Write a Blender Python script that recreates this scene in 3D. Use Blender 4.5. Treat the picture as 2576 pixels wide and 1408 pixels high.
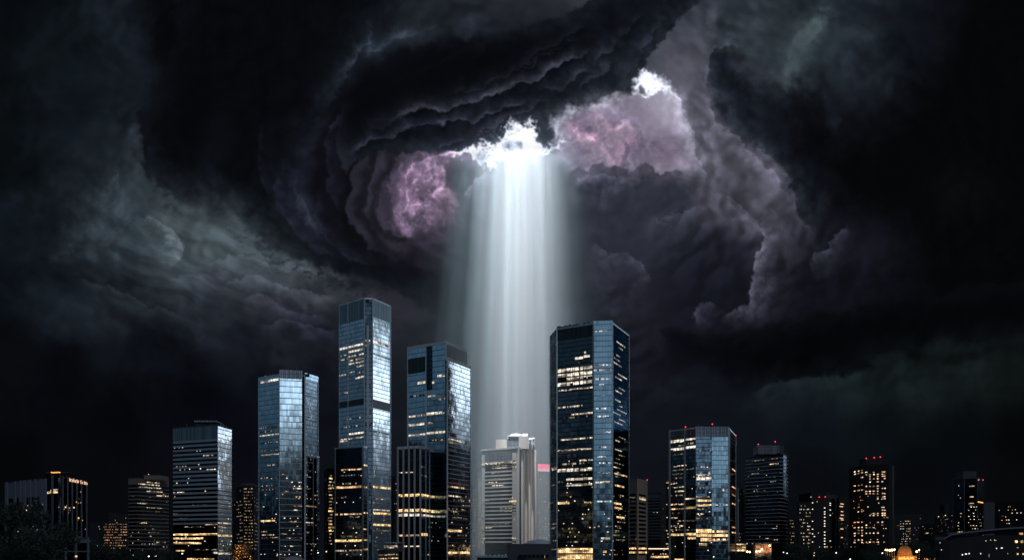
import numpy as np
import bpy, math, random

from mathutils import Vector
random.seed(5)
for o in list(bpy.data.objects): bpy.data.objects.remove(o)
sc = bpy.context.scene
COL = sc.collection
# ------------------------------------------------------------------ camera (level, lens shifted up)
CAMZ, FOC, CX, HY = 12.0, 2862.0, 1288.0, 1385.0
cam = bpy.data.objects.new("camera", bpy.data.cameras.new("camera")); COL.objects.link(cam); sc.camera = cam
cam.location = (0, 0, CAMZ); cam.rotation_euler = (math.radians(90), 0, 0)
cam.data.lens = 40.0; cam.data.sensor_width = 36.0; cam.data.shift_y = 0.2644; cam.data.clip_start = 1; cam.data.clip_end = 30000
sc.view_settings.view_transform = 'Standard'; sc.view_settings.look = 'None'; sc.view_settings.exposure = 0; sc.view_settings.gamma = 1
sc.cycles.use_denoising = True; sc.cycles.volume_bounces = 0; sc.cycles.sample_clamp_indirect = 4.0
sc.cycles.max_bounces = 6
SKY_W = 1840

# ---------------------------------------------------------------- storm sky
# The cloud field is evaluated on the plane tangent to the sky straight ahead (u to the right, v down).
SKY_X0, SKY_X1, SKY_Y0, SKY_Y1 = -240.0, 2816.0, -160.0, 1460.0
_rng = np.random.RandomState(11)
_PERM = np.concatenate([_rng.permutation(256)]*3).astype(np.int32)
_A = np.linspace(0, 2*np.pi, 17)[:16]
_GX, _GY = np.cos(_A).astype(np.float32), np.sin(_A).astype(np.float32)
def perlin(x, y, seed=0):
    x = x + seed*17.37; y = y + seed*9.71
    xi = np.floor(x); yi = np.floor(y)
    fx = (x - xi).astype(np.float32); fy = (y - yi).astype(np.float32)
    xi = xi.astype(np.int32) & 255; yi = yi.astype(np.int32) & 255
    u = fx*fx*fx*(fx*(fx*6-15)+10); v = fy*fy*fy*(fy*(fy*6-15)+10)
    def g(ix, iy, dx, dy):
        h = _PERM[_PERM[ix & 255] + (iy & 255)] & 15
        return _GX[h]*dx + _GY[h]*dy
    a = g(xi, yi, fx, fy); b = g(xi+1, yi, fx-1, fy)
    c = g(xi, yi+1, fx, fy-1); d = g(xi+1, yi+1, fx-1, fy-1)
    return ((a + u*(b-a)) + v*((c + u*(d-c)) - (a + u*(b-a))))*1.5
def fbm(x, y, octs=4, seed=0, gain=.5):
    s = 0; a = 1; t = 0
    for k in range(octs):
        s = s + a*perlin(x*2**k, y*2**k, seed+k*3); t += a; a *= gain
    return s/t*1.3
def billow(x, y, octs=4, seed=0, gain=.55):            # round lumps with sharp creases, about 0..1
    s = 0; a = 1; t = 0
    for k in range(octs):
        s = s + a*np.abs(perlin(x*2**k, y*2**k, seed+k*5)); t += a; a *= gain
    return np.clip(s/t*2.4, 0, 1.3)
def sstep(a, b, x):
    t = np.clip((x-a)/(b-a), 0, 1); return t*t*(3-2*t)
def box_blur(a, r):
    r = int(r)
    if r < 1: return a
    for ax in (0, 1):
        p = np.pad(a, [(r+1, r) if i == ax else (0, 0) for i in range(a.ndim)], mode='edge')
        c = np.cumsum(p, axis=ax, dtype=np.float64)
        n = a.shape[ax]
        hi = np.take(c, range(2*r+1, 2*r+1+n), axis=ax); lo = np.take(c, range(0, n), axis=ax)
        a = ((hi-lo)/(2*r+1)).astype(np.float32)
    return a
def blur(a, r): return box_blur(box_blur(box_blur(a, r), r), r)

class Sky:
    CS = 4.0
    def __init__(s, W):
        s.W = W; s.k = W/(SKY_X1-SKY_X0); s.H = int(round((SKY_Y1-SKY_Y0)*s.k))
        xs = SKY_X0 + (np.arange(s.W)+.5)/s.k; ys = SKY_Y0 + (np.arange(s.H)+.5)/s.k
        s.X, s.Y = [a.astype(np.float32) for a in np.meshgrid(xs, ys)]
        X, Y = s.X, s.Y
        s.w0 = (fbm(X/210, Y/210, 3, 40), fbm(X/210, Y/210, 3, 50))      # large, middle and fine displacement of outlines
        s.w1 = (fbm(X/60, Y/60, 4, 60), fbm(X/60, Y/60, 4, 70))
        s.w2 = (fbm(X/17, Y/17, 3, 80), fbm(X/17, Y/17, 3, 90))
        s.b1 = billow(X/70, Y/70, 5, 3); s.b2 = billow(X/30, Y/30, 4, 23); s.b3 = billow(X/150, Y/120, 5, 31)
        s.img = np.zeros((s.H, s.W, 3), np.float32)
        cx = np.arange(SKY_X0-80, SKY_X1+80, s.CS, dtype=np.float32); cy = np.arange(SKY_Y0-80, SKY_Y1+80, s.CS, dtype=np.float32)
        s.cX, s.cY = np.meshgrid(cx, cy)
        s.cache = {}
    def samp(s, c, x, y):
        u = np.clip((x-(SKY_X0-80))/s.CS, 0, c.shape[1]-1.001); v = np.clip((y-(SKY_Y0-80))/s.CS, 0, c.shape[0]-1.001)
        i = u.astype(np.int32); j = v.astype(np.int32); fu = u-i; fv = v-j
        return (c[j, i]*(1-fu)+c[j, i+1]*fu)*(1-fv) + (c[j+1, i]*(1-fu)+c[j+1, i+1]*fu)*fv
    def warp(s, a0=0, a1=14, a2=4):
        key = (a0, a1, a2)
        if key not in s.cache:
            if len(s.cache) > 3: s.cache.clear()
            s.cache[key] = (s.X + a0*s.w0[0] + a1*s.w1[0] + a2*s.w2[0], s.Y + a0*s.w0[1] + a1*s.w1[1] + a2*s.w2[1])
        return s.cache[key]
    def segs(s, pts, closed):
        P = [np.array(p, np.float32) for p in pts]
        return list(zip(P, P[1:]+[P[0]])) if closed else list(zip(P[:-1], P[1:]))
    def poly(s, pts, warp=(0, 14, 4)):                      # signed distance, positive inside
        d = np.full(s.cX.shape, 1e9, np.float32); ins = np.zeros(s.cX.shape, bool)
        for a, b in s.segs(pts, True):
            e = b-a; L = float(e@e)+1e-6
            t = np.clip(((s.cX-a[0])*e[0]+(s.cY-a[1])*e[1])/L, 0, 1)
            d = np.minimum(d, np.hypot(s.cX-a[0]-t*e[0], s.cY-a[1]-t*e[1]))
            c = (a[1] > s.cY) != (b[1] > s.cY)
            with np.errstate(divide='ignore', invalid='ignore'):
                xx = (b[0]-a[0])*(s.cY-a[1])/(b[1]-a[1]+1e-9)+a[0]
            ins ^= c & (s.cX < xx)
        sd = np.where(ins, d, -d)
        return s.samp(sd, *s.warp(*warp))
    def line(s, pts, warp=(0, 10, 3)):                      # signed distance to an open line (left of travel = negative) and 0..1 along it
        d = np.full(s.cX.shape, 1e9, np.float32); sg = np.ones(s.cX.shape, np.float32); tt = np.zeros(s.cX.shape, np.float32)
        S = s.segs(pts, False); Ls = [float(np.hypot(*(b-a))) for a, b in S]; tot = sum(Ls); acc = 0
        for (a, b), L in zip(S, Ls):
            e = (b-a)/L
            t = np.clip((s.cX-a[0])*e[0]+(s.cY-a[1])*e[1], 0, L)
            q = np.hypot(s.cX-a[0]-t*e[0], s.cY-a[1]-t*e[1])
            m = q < d
            side = np.sign(e[0]*(s.cY-a[1])-e[1]*(s.cX-a[0]))
            d = np.where(m, q, d); sg = np.where(m, side, sg); tt = np.where(m, (acc+t)/tot, tt); acc += L
        x, y = s.warp(*warp)
        a, b = s.samp(d*sg, x, y), s.samp(d, x, y)
        return np.where(b < 9, a, b*np.where(s.samp(sg, x, y) < 0, -1, 1)), s.samp(tt, x, y)
    def mix(s, col, a):
        col = np.asarray(col, np.float32)
        s.img += (col - s.img)*a[..., None]
    def add(s, col, a):
        s.img += np.asarray(col, np.float32)*a[..., None]
    def layer(s, pts, col, soft=10, warp=(0, 14, 4), op=1., col2=None, depth=80, tex=None, k=0., fade=()):
        """a body of cloud: colour col at its edge turning into col2 by `depth` inside"""
        d = s.poly(pts, warp)
        a = sstep(-soft, soft, d)*op
        for x0, y0, x1, y1 in fade:
            a = a*s.fade(x0, y0, x1, y1)
        c = np.asarray(col, np.float32)[None, None]*np.ones((1, 1, 1), np.float32)
        if col2 is not None:
            t = sstep(0, depth, d)[..., None]; c = c + (np.asarray(col2, np.float32)-c)*t
        if tex is not None: c = c*(1+k*(tex[..., None]-.45))
        s.img += (c-s.img)*a[..., None]
        return d
    def fade(s, x0, y0, x1, y1):                            # 1 at the first point falling to 0 at the second
        wx, wy = s.warp(20, 14, 4); L = (x1-x0)**2+(y1-y0)**2
        return 1-sstep(0, 1, ((wx-x0)*(x1-x0)+(wy-y0)*(y1-y0))/L)
    def rim(s, pts, col, sharp=2., soft=20., warp=(0, 10, 3), tex=None, k=1., fade=.15, side=1, op=1.):
        """a lit cloud edge: crisp on one side, fading out on the other"""
        d, t = s.line(pts, warp); d = d*side
        a = np.where(d > 0, np.exp(-np.maximum(d, 0)/soft), np.exp(-(np.minimum(d, 0)/sharp)**2))
        a = a*sstep(0, fade, t)*sstep(0, fade, 1-t)*op
        if tex is not None: a = a*np.clip(1+k*(tex-.45), 0, 3)
        s.add(col, a)
    def blob(s, x, y, rx, ry, col, op=1., rot=0., warp=(20, 10, 2), p=2., tex=None, k=0., mode='mix'):
        wx, wy = s.warp(*warp); c, q = np.cos(np.radians(rot)), np.sin(np.radians(rot))
        dx, dy = wx-x, wy-y; u = (dx*c+dy*q)/rx; v = (-dx*q+dy*c)/ry
        a = np.exp(-np.power(u*u+v*v, p/2))*op
        if tex is not None: a = np.clip(a*(1+k*(tex-.45)), 0, 1 if mode == 'mix' else 9)
        (s.mix if mode == 'mix' else s.add)(col, a)
def paint_sky(W):
    s = Sky(W); X, Y = s.X, s.Y
    # ---- broad tones, placed as soft weights
    base = [(0,0,8,11,15),(0,250,11,15,19),(150,130,13,19,24),(330,60,21,26,35),(340,220,22,27,37),(150,300,14,19,26),(60,420,10,14,18),
        (600,100,6,7,10),(500,300,6,7,10),(650,450,7,8,12),(0,560,15,21,29),(0,700,12,17,25),(150,560,18,24,31),(300,500,33,40,48),(300,620,30,36,43),(230,430,22,28,35),
        (130,720,14,18,26),(180,790,20,25,34),(300,720,24,28,36),(0,900,8,9,13),(150,950,6,7,12),(400,880,12,14,22),(500,1000,6,7,14),(300,1050,5,6,10),(0,1150,5,6,9),(250,1250,6,8,12),
        (500,540,68,78,84),(580,600,62,70,76),(640,640,64,72,78),(740,680,60,66,72),(840,715,50,53,60),(450,650,56,64,70),(900,740,46,44,54),(1000,780,38,36,46),(560,700,44,46,54),(700,780,39,39,49),(520,780,30,33,42),(750,860,27,28,38),(850,880,26,26,36),(620,880,20,22,32),(650,960,12,13,23),(800,980,15,16,26),(600,1080,8,9,18),(850,1080,14,15,24),
        (1050,850,30,31,40),(1000,1000,21,24,32),(1020,1150,16,19,28),(1200,800,30,32,42),(1200,1000,30,34,42),(1250,1100,42,48,57),(1350,1050,40,46,55),(1500,780,31,32,42),(1600,820,26,26,36),(1650,950,22,22,32),(1620,1080,17,19,27),(1650,1200,15,18,25),
        (1100,620,38,34,45),(1200,560,44,42,56),(1500,600,40,40,53),(1650,600,30,30,43),(1800,640,22,22,34),(1750,720,20,20,32),(1550,520,46,46,58),(1700,480,46,46,58),(1850,500,58,55,67),(1900,420,66,63,76),
        (1750,150,70,70,82),(1720,80,56,60,72),(1800,380,72,70,82),(1850,440,70,68,80),(1790,260,76,75,88),(1850,60,40,46,56),(1950,100,42,50,58),(2050,120,42,51,58),(2150,60,28,34,44),(2200,200,24,28,38),(2300,100,16,18,27),(2350,300,8,8,12),(2450,100,9,10,13),(2576,0,8,9,11),
        (2100,350,14,15,22),(2250,500,7,7,9),(2500,400,8,8,10),(2100,500,18,18,28),(2200,620,22,22,32),(2100,750,14,14,22),(2300,750,6,6,8),(2500,700,5,5,7),
        (1950,800,20,20,30),(2050,850,6,7,10),(1850,900,8,9,15),(1700,900,14,14,23),(2300,850,6,7,9),(2500,850,12,16,17),
        (1900,1010,17,21,28),(2000,1000,18,24,30),(2150,980,20,29,31),(2300,960,21,29,30),(2450,930,20,27,28),(2576,930,14,19,20),(1750,1000,18,21,29),(1850,1080,13,17,25),(2050,1080,11,17,25),(2200,1080,10,15,19),(2400,1080,7,10,13),(2576,1080,5,6,8),
        (1750,1200,12,15,22),(2050,1200,9,11,16),(2300,1200,6,8,12),(2576,1250,7,8,11),(1950,1350,8,11,16),(2250,1350,9,12,16),(900,1250,10,13,20),(400,1350,8,10,14),(1450,1250,20,24,31)]
    cs = 16.0
    gx = np.arange(SKY_X0, SKY_X1, cs); gy = np.arange(SKY_Y0, SKY_Y1, cs); GX, GY = np.meshgrid(gx, gy)
    num = np.zeros(GX.shape+(3,)); den = np.zeros(GX.shape)
    for x, y, r, g, b in base:
        w = 1/(((GX-x)**2+(GY-y)**2)/70.**2+.15)**1.9
        num += w[..., None]*np.array([r, g, b]); den += w
    G = (num/den[..., None]).astype(np.float32)
    wx, wy = s.warp(34, 16, 3)
    u = np.clip((wx-SKY_X0)/cs, 0, len(gx)-1.001); v = np.clip((wy-SKY_Y0)/cs, 0, len(gy)-1.001)
    i = u.astype(int); j = v.astype(int); fu = (u-i)[..., None]; fv = (v-j)[..., None]
    s.img[:] = (G[j, i]*(1-fu)+G[j, i+1]*fu)*(1-fv)+(G[j+1, i]*(1-fu)+G[j+1, i+1]*fu)*fv
    calm = sstep(1250, 700, Y)*.75+.25
    s.img *= (1+(.30*fbm(X/170+.4*s.w0[0], Y/90, 5, 7)+.07*fbm(X/34, Y/24, 4, 9))*calm)[..., None]
    T1, T3 = s.b1, s.b3
    T2 = .5*s.b2+.3*s.b1+.2*s.b3
    W_ = (0, 16, 5)
    # ---- pale gap in the clouds at the left
    s.blob(540, 540, 150, 70, (70, 81, 87), .85, 20, (30, 18, 4))
    s.blob(600, 640, 120, 40, (66, 76, 81), .55, 25, (30, 18, 4), tex=T1, k=.7)
    s.blob(330, 520, 70, 100, (50, 59, 68), .5, -20, (30, 20, 5), tex=T1, k=.9)
    s.layer([(380,545),(404,560),(424,574),(440,592),(452,606),(464,622),(460,650),(420,690),(300,690),(180,600),(240,540)], (88,100,106), 3, (0,9,6), .8, (50,58,64), 46, T2, .75, fade=[(440,610,340,640),(450,600,420,690)])
    s.layer([(200,480),(300,470),(340,520),(300,640),(140,640)], (44,52,60), 30, (20,16,6), .4, tex=T1, k=.9)
    s.rim([(350,300),(352,350),(366,400),(372,440)], (16,18,20), 4, 40, (0,14,7), T2, 1.2, side=1)
    s.layer([(200,500),(260,470),(296,440),(300,400),(296,470),(280,500),(250,530),(214,540)], (46,52,58), 5, (0,12,7), .5, tex=T2, k=1, fade=[(290,460,210,520)])
    # billowed underside beneath the gap
    for pts, c in (([(500,660),(600,640),(680,668),(740,660),(800,690),(870,700)], (14,14,18)), ([(560,715),(620,690),(665,700),(720,735),(790,735),(850,760)], (15,15,19)),
                   ([(600,760),(650,735),(700,760),(760,790),(830,790)], (11,11,15)), ([(420,700),(500,690),(560,705)], (8,9,11)), ([(640,820),(700,800),(790,830),(870,830)], (9,9,13)), ([(180,700),(280,720),(380,770),(470,800)], (8,8,8))):
        s.rim(pts, c, 3, 26, (0, 16, 5), T2, 1.0)
        s.rim([(x, y-4) for x, y in pts], (-8,-8,-9), 3, 22, (0, 16, 5), side=-1, op=.7)
    s.rim([(60,700),(160,760),(240,810),(330,850)], (7,9,9), 30, 60, (20,16,3))
    # ---- right: big slanting bank and its lit pieces
    s.layer([(1640,120),(1760,60),(1790,190),(1850,330),(1960,440),(2010,560),(2100,640),(2150,800),(1960,830),(1830,800),(1890,760),(1885,700),(1905,620),(1900,560),(1760,430),(1740,330),(1690,200)],
            (72,70,83), 40, (0,22,7), .8, (70,67,79), 90, T3, .3, fade=[(1950,450,2080,600),(1960,700,2040,800)])
    s.blob(2060, 760, 120, 110, (18,18,27), .85, 0, (30,15,3)); s.blob(2020, 600, 60, 80, (44,42,54), .6, 30, (20, 10, 3))
    s.layer([(1900,545),(1920,600),(1905,640),(1898,690),(1880,740),(1884,772),(1850,780),(1810,805),(1860,830),(1960,820),(2000,740),(2010,640),(1980,560),(1930,520)],
            (66,64,77), 4, (0,8,6), .85, (46,45,57), 60, T2, .6, fade=[(1900,700,2010,690),(1960,700,1960,830)])
    s.layer([(1742,822),(1746,780),(1765,762),(1800,770),(1822,785),(1800,806),(1776,830)], (44,43,54), 6, (0,8,6), .7, (32,31,43), 40, T2, .5, fade=[(1770,770,1800,840)])
    s.layer([(1600,860),(1640,800),(1690,850),(1660,890)], (28,28,39), 16, (0,14,8), .35, tex=T2, k=.5)
    s.layer([(2034,664),(2050,640),(2085,625),(2098,596),(2130,560),(2180,560),(2160,650),(2110,680),(2070,700),(2050,720)], (46,46,58), 4, (0,7,5), .85, (26,26,37), 60, T2, .35, fade=[(2060,640,2170,650),(2060,620,2080,710)])
    s.layer([(1480,600),(1530,640),(1600,640),(1640,700),(1625,780),(1650,850),(1540,800),(1470,700)], (46,43,54), 22, (0,20,9), .5, (38,36,48), 60, T2, .8, fade=[(1560,660,1640,840)])
    # dark sky under the bank
    s.blob(1775, 700, 120, 110, (20,21,32), .6, 0, (30,16,3)); s.blob(1640,720,60,90,(31,31,42),.3,0,(30,16,3))
    # upper right: teal wisps and the dark thunderhead
    for (x,y,rx,ry,ro,c,o) in ((2030,90,26,95,35,(72,86,92),.75),(1995,175,26,70,30,(70,82,90),.55),(2140,90,60,26,-20,(44,52,60),.5),(1870,85,80,30,-30,(58,64,73),.5),(1790,60,26,60,30,(72,74,84),.5),(2100,150,90,50,0,(36,44,54),.5)):
        s.blob(x,y,rx,ry,c,o,ro,(20,22,9),tex=T1,k=1.6)
    s.layer([(1778,125),(1800,118),(1835,108),(1862,120),(1875,160),(1915,200),(1990,230),(2060,190),(2110,300),(2120,470),(2050,560),(1960,420),(1880,360),(1830,315),(1795,270),(1765,200)],
            (33,37,46), 20, (0,22,10), .92, (17,20,29), 60, T1, .5)
    s.rim([(1765,240),(1782,150),(1800,118),(1840,108),(1868,130)], (22,24,28), 3, 16, (0,12,7), T2, 1.6, side=-1, op=.7)
    s.layer([(1960,260),(2060,210),(2110,300),(2250,250),(2330,100),(2400,-300),(3000,-300),(3000,900),(2260,820),(2230,620),(2080,560),(2020,450),(1960,420)], (12,13,19), 62, (30,26,9), .95, (6,6,8), 120, T1, .2)
    s.blob(2180, 610, 70, 50, (23,22,33), .55, -30, (20,14,4)); s.blob(2420,480,80,60,(13,15,18),.5,0,(20,14,4))
    s.rim([(1880,340),(1930,400),(1990,450),(2000,520),(2050,600)], (22,21,25), 5, 26, (0,14,8), T2, 1.8, side=1, op=.8)
    # lower right: long black shelf over a green-black strip
    s.layer([(1660,830),(1800,845),(1900,830),(2000,800),(2200,760),(2600,700),(2900,750),(2900,800),(2576,845),(2450,850),(2380,868),(2260,880),(2180,890),(2205,915),(2160,935),(2060,945),(1960,960),(1850,940),(1740,900)],
            (8,10,14), 13, (0,18,5), .92, (5,5,8), 60)
    s.layer([(2340,908),(2400,890),(2430,878),(2474,884),(2450,905),(2400,916)], (9,13,15), 10, (0,10,5), .8)
    s.layer([(2290,872),(2380,850),(2440,858),(2420,885),(2340,895)], (22,29,30), 16, (0,16,7), .3, tex=T1, k=.6)
    s.rim([(1880,985),(1960,962),(2080,950),(2180,938)], (9,12,12), 4, 40, (10,10,4), T1, .8, side=1)
    # ---- rosy cloud in the gap, right of the break
    d = s.layer([(1405,300),(1470,262),(1560,240),(1610,205),(1680,205),(1700,240),(1722,290),(1738,340),(1752,380),(1742,420),(1700,440),(1660,450),(1560,440),(1440,450),(1400,400)],
            (108,102,116), 18, (0,10,8), .95, (102,90,106), 60, T3, .3)
    pv = (1-np.abs(perlin(X/62+.6*s.w1[0], Y/52+.6*s.w1[1], 71)))*.6+(1-np.abs(perlin(X/26+.5*s.w1[1], Y/24+.5*s.w1[0], 73)))*.4
    pv = np.clip((pv-.62)/.38, 0, 1)**2
    m = sstep(-4, 14, d)
    s.add((34,29,33), m*pv*sstep(1730,1590,X)); s.add((-4,-2,0), m); s.add((20,16,19), m*np.clip(T1-.42, -.3, 1)*.8); s.add((14,10,13), m*(T2-.45))
    s.blob(1650,255,60,46,(160,156,170), .55, 0, (14,8,3)); s.blob(1670,285,80,60,(126,120,134), .6, 0, (14,8,3), tex=T3, k=.3); s.blob(1690,410,50,36,(122,102,120), .4)
    for pts in ([(1420,300),(1450,330),(1490,345),(1520,375),(1545,400),(1530,430)], [(1500,270),(1510,310),(1540,330),(1575,300),(1600,330),(1590,360),(1560,385)], [(1440,350),(1470,330),(1500,345)], [(1580,340),(1560,400),(1545,420)]):
        s.rim(pts, (40,27,28), 5, 22, (0,12,7), T1, 1.); s.rim([(x-3, y-3) for x, y in pts], (-9,-10,-8), 4, 26, (0,12,7), T2, 1, side=-1)
    for pts in ([(1690,205),(1705,250),(1722,285),(1735,320),(1750,345),(1753,385),(1762,430),(1790,470)],):
        s.rim(pts, (40,39,42), 3, 30, (0,12,8), T2, 1.5, side=1); s.rim(pts, (16,16,20), 6, 14, (0,14,8), T2, 2.0, side=-1, op=.6)
    s.layer([(1700,215),(1730,250),(1760,300),(1800,360),(1830,430),(1800,470),(1765,440),(1750,380),(1735,330),(1715,285)], (92,90,103), 12, (0,14,10), .6, (84,82,95), 30, T2, .6, fade=[(1760,340,1850,330)])
    # dark heaped cloud in front of it
    d = s.layer([(1430,448),(1440,432),(1458,422),(1475,430),(1492,414),(1514,410),(1530,424),(1545,412),(1570,424),(1588,438),(1604,420),(1624,412),(1644,424),(1660,440),(1690,428),(1720,436),(1760,460),(1790,500),(1860,520),(1900,600),(1880,760),(1700,820),(1560,760),(1470,640),(1435,540)],
            (62,57,71), 3.5, (0,6,6), .95, (38,39,51), 40, T1, .35, fade=[(1640,480,1720,760),(1490,520,1425,560),(1700,520,1850,640)])
    s.add((20,18,20), sstep(0,8,d)*sstep(90,10,d)*sstep(560,470,Y)*np.clip(T2-.42,-.3,1))
    for pts, c in (([(1438,460),(1470,440),(1520,440),(1580,450)], (22,18,24)), ([(1510,500),(1520,470),(1560,455),(1640,450)], (14,12,16)), ([(1650,560),(1720,530),(1800,520),(1870,560)], (17,16,19)), ([(1640,540),(1660,560),(1700,575)], (15,14,16)), ([(1770,470),(1820,500),(1860,540),(1900,560)], (18,15,18))):
        s.rim(pts, c, 3, 30, (0,12,8), T2, 1.3)
    s.blob(1790,500,60,40,(70,66,79),.6,20,(10,14,6),tex=T2,k=.8); s.blob(1850,560,70,50,(54,51,63),.6,30,(10,14,6),tex=T1,k=.6)
    s.blob(1640,500,110,50,(36,39,49),.6,0,(20,14,5)); s.blob(1740,690,150,120,(20,20,31),.6,0,(24,14,4)); s.blob(1600,620,90,60,(34,34,46),.6,0,(24,14,4))
    # ---- the vortex, left of the break
    ring = [(840,250),(950,120),(1200,100),(1400,80),(1400,330),(1230,372),(1180,380),(1150,390),(1190,430),(1240,560),(1200,660),(1100,700),(1000,720),(900,680),(800,600),(760,480),(780,350)]
    s.layer(ring, (10,10,16), 30, (14,14,4), 1., (22,20,29), 130)
    cx, cy = 1112., 490.
    wx, wy = s.warp(16, 16, 5)
    r = np.hypot((wx-cx), (wy-cy)*1.22); th = np.arctan2(cy-wy, cx-wx)
    inside = sstep(245, 205, r)
    glow = np.exp(-((wx-1084)**2/84.**2+(wy-488)**2/104.**2))
    s.mix((28,27,37), inside*.9)
    g2 = np.exp(-((wx-1060)**2/125.**2+(wy-490)**2/120.**2)); s.img += (np.array([34,25,33], np.float32)*(g2*inside)[..., None])
    ax, ay = X/44+.9*s.w1[0]+.5*s.w0[1], Y/58+.9*s.w1[1]
    def veins(k, sd): return 1-np.abs(perlin(ax*k, ay*k, sd))*1.5
    sp = r/27.+.55*fbm(X/46, Y/60, 4, 121)+.25*np.sin(th*3.); saw = 1-(sp-np.floor(sp)); saw = np.clip(saw*1.12, 0, 1)**1.3*sstep(0,.08,sp-np.floor(sp))
    glow = glow*(.52+.62*saw)
    vein = np.clip(veins(1, 31)*.45+veins(2.1, 33)*.33+veins(4.3, 37)*.22, 0, 1)
    vein = np.clip((vein-.42)/.5, 0, 1)**1.5
    s.img += (np.array([34,28,33], np.float32)*(glow*inside)[..., None]*(.2+1.1*np.clip(T2, 0, 1.2))[..., None])
    s.img += (np.array([104,84,100], np.float32)*(glow*inside*vein)[..., None])
    pits = sstep(.5, .75, fbm(X/22+s.w2[0]*.3, Y/34, 3, 44)+.5)*glow*inside; s.mix((46,34,46), pits*.55)
    leftw = sstep(40, -60, wx-1120)                            # arcs only on the left and below
    for R, wdt, c in ((232,26,(30,29,35)),(196,34,(18,17,23)),(160,28,(22,19,25)),(136,34,(15,12,16))):
        n = R + 26*perlin(th*1.6+R*.37, wy*0+R*.13, 5) + 5*fbm(X/26, Y/26, 3, int(R))
        q = n - r
        a = np.where(q > 0, np.exp(-np.maximum(q,0)/wdt), np.exp(-(q/3.)**2))*leftw*(.55+.45*np.clip(perlin(th*1.3, wy*0+R*.31, 8)*2+.7, 0, 1))
        s.add(c, a*.8*(.75+.5*T2)); s.img *= (1-(.40 if R > 150 else .16)*np.exp(-((q+14)/14.)**2)*leftw)[..., None]
    # folds of the lit wall
    for pts in ([(1090,395),(1075,430),(1050,460),(1040,500),(1050,550)], [(1110,400),(1095,450),(1110,490),(1100,540),(1090,580)], [(1060,410),(1020,450),(1005,500),(1010,560),(1040,610)], [(1140,400),(1120,440),(1125,480)]):
        s.rim(pts, (36,27,33), 15, 20, (0,12,8), T1, 1.5, side=-1); s.rim([(x-6,y) for x,y in pts], (-9,-8,-9), 12, 16, (0,12,8), T1, 1., side=1)
    # puffs at its foot
    s.layer([(1075,520),(1090,480),(1120,470),(1146,482),(1150,510),(1136,540),(1160,570),(1140,620),(1080,620),(1060,580)], (120,94,114), 3.5, (0,7,6), .6, (80,62,78), 40, T2, .8, fade=[(1100,500,1120,600),(1100,540,1066,540)])
    s.rim([(1078,500),(1100,476),(1130,472),(1150,492),(1152,520)], (60,46,54), 2, 12, (0,6,6), T2, 1.4)
    s.layer([(1060,580),(1090,560),(1120,575),(1140,600),(1160,640),(1080,680),(1000,650),(1010,610)], (60,45,61), 10, (0,10,7), .6, (42,34,48), 50, T2, .6, fade=[(1080,590,1060,680)])
    s.blob(1060,660,140,50,(30,27,38),.7,10,(20,14,5),tex=T2,k=.5)
    s.blob(990,680,150,40,(12,12,20),.7,14,(20,14,4))
    # dim cave between vortex and break
    s.rim([(1020,440),(1050,412),(1085,396),(1120,388),(1160,380)], (58,46,56), 4, 16, (0,10,8), T2, 1.6, side=1)
    s.layer([(1118,450),(1125,420),(1150,392),(1195,402),(1236,420),(1250,450),(1230,470),(1190,520),(1150,530),(1140,490)], (70,61,76), 5, (0,7,6), .95, (54,51,65), 26, T1, .3, fade=[(1180,450,1180,540)])
    s.layer([(1150,545),(1165,500),(1172,480),(1195,470),(1205,450),(1235,432),(1260,470),(1280,600),(1200,640)], (66,68,80), 4, (0,9,6), .8, (50,54,66), 40, T2, .5, fade=[(1200,480,1210,600),(1215,500,1275,500)])
    s.rim([(1168,500),(1180,474),(1200,452),(1238,430)], (50,48,54), 2, 12, (0,8,6), T2, 1.6)
    # ---- black shelf cloud: left limb
    W2 = (10, 16, 6)
    s.layer([(330,-250),(355,0),(372,150),(390,250),(400,480),(700,640),(800,200),(800,-250)], (12,14,20), 46, (26,20,7), .95, (7,8,12), 60)
    s.layer([(440,-250),(440,100),(396,230),(352,290),(348,340),(362,380),(372,440),(400,470),(440,492),(470,482),(500,472),(540,500),(575,530),(620,575),(660,618),(740,650),(800,672),(860,690),(930,700),(1000,730),(1050,770),(1120,800),(1180,760),(1120,700),(1010,690),(900,660),(830,610),(770,560),(745,480),(745,400),(780,330),(850,250),(1000,100),(1000,-250)],
            (13,15,22), 9, (0,14,9), .97, (7,8,12), 80, T1, .3)
    0 and s.layer([(340,-250),(345,0),(352,150),(362,250),(356,300),(362,380),(372,440),(400,470),(440,492),(470,482),(500,472),(540,500),(575,530),(620,575),(660,618),(740,650),(800,672),(860,690),(930,700),(1000,730),(1050,770),(1120,800),(1180,760),(1120,700),(1010,690),(900,660),(830,610),(770,560),(745,480),(745,400),(780,330),(850,250),(1000,160),(1500,60),(1720,-20),(1800,-250)],
            (13,15,22), 12, (0,16,7), .97, (7,8,12), 80, T1, .3)
    scud = .5+.5*fbm(X/26+.6*s.w1[0], Y/17+.6*s.w1[1], 5, 66, .6)
    dl, tl = s.line([(372,430),(440,495),(520,480),(575,540),(640,600),(740,660),(860,700),(980,740)], (0,10,4))
    s.mix((17,20,27), np.clip(np.exp(-(dl/34.)**2)*sstep(.5,.68,scud)*(np.abs(dl) < 120)*sstep(0,.06,tl)*sstep(1,.9,tl), 0, 1)*.8)
    s.blob(900,712,170,26,(22,22,30),.55,9,(20,14,4)); s.blob(1060,770,90,30,(29,28,38),.6,20,(20,14,4))
    s.rim([(540,500),(600,556),(650,610),(740,650),(830,684),(920,705)], (16,17,18), 8, 18, (0,14,8), T2, 2.2, side=1, op=.7)
    s.blob(535,400,30,90,(15,18,27),.6,10,(20,14,4)); s.blob(720,520,40,110,(17,17,26),.5,-20,(20,14,4)); s.blob(455,150,60,160,(5,6,8),.6)
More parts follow.
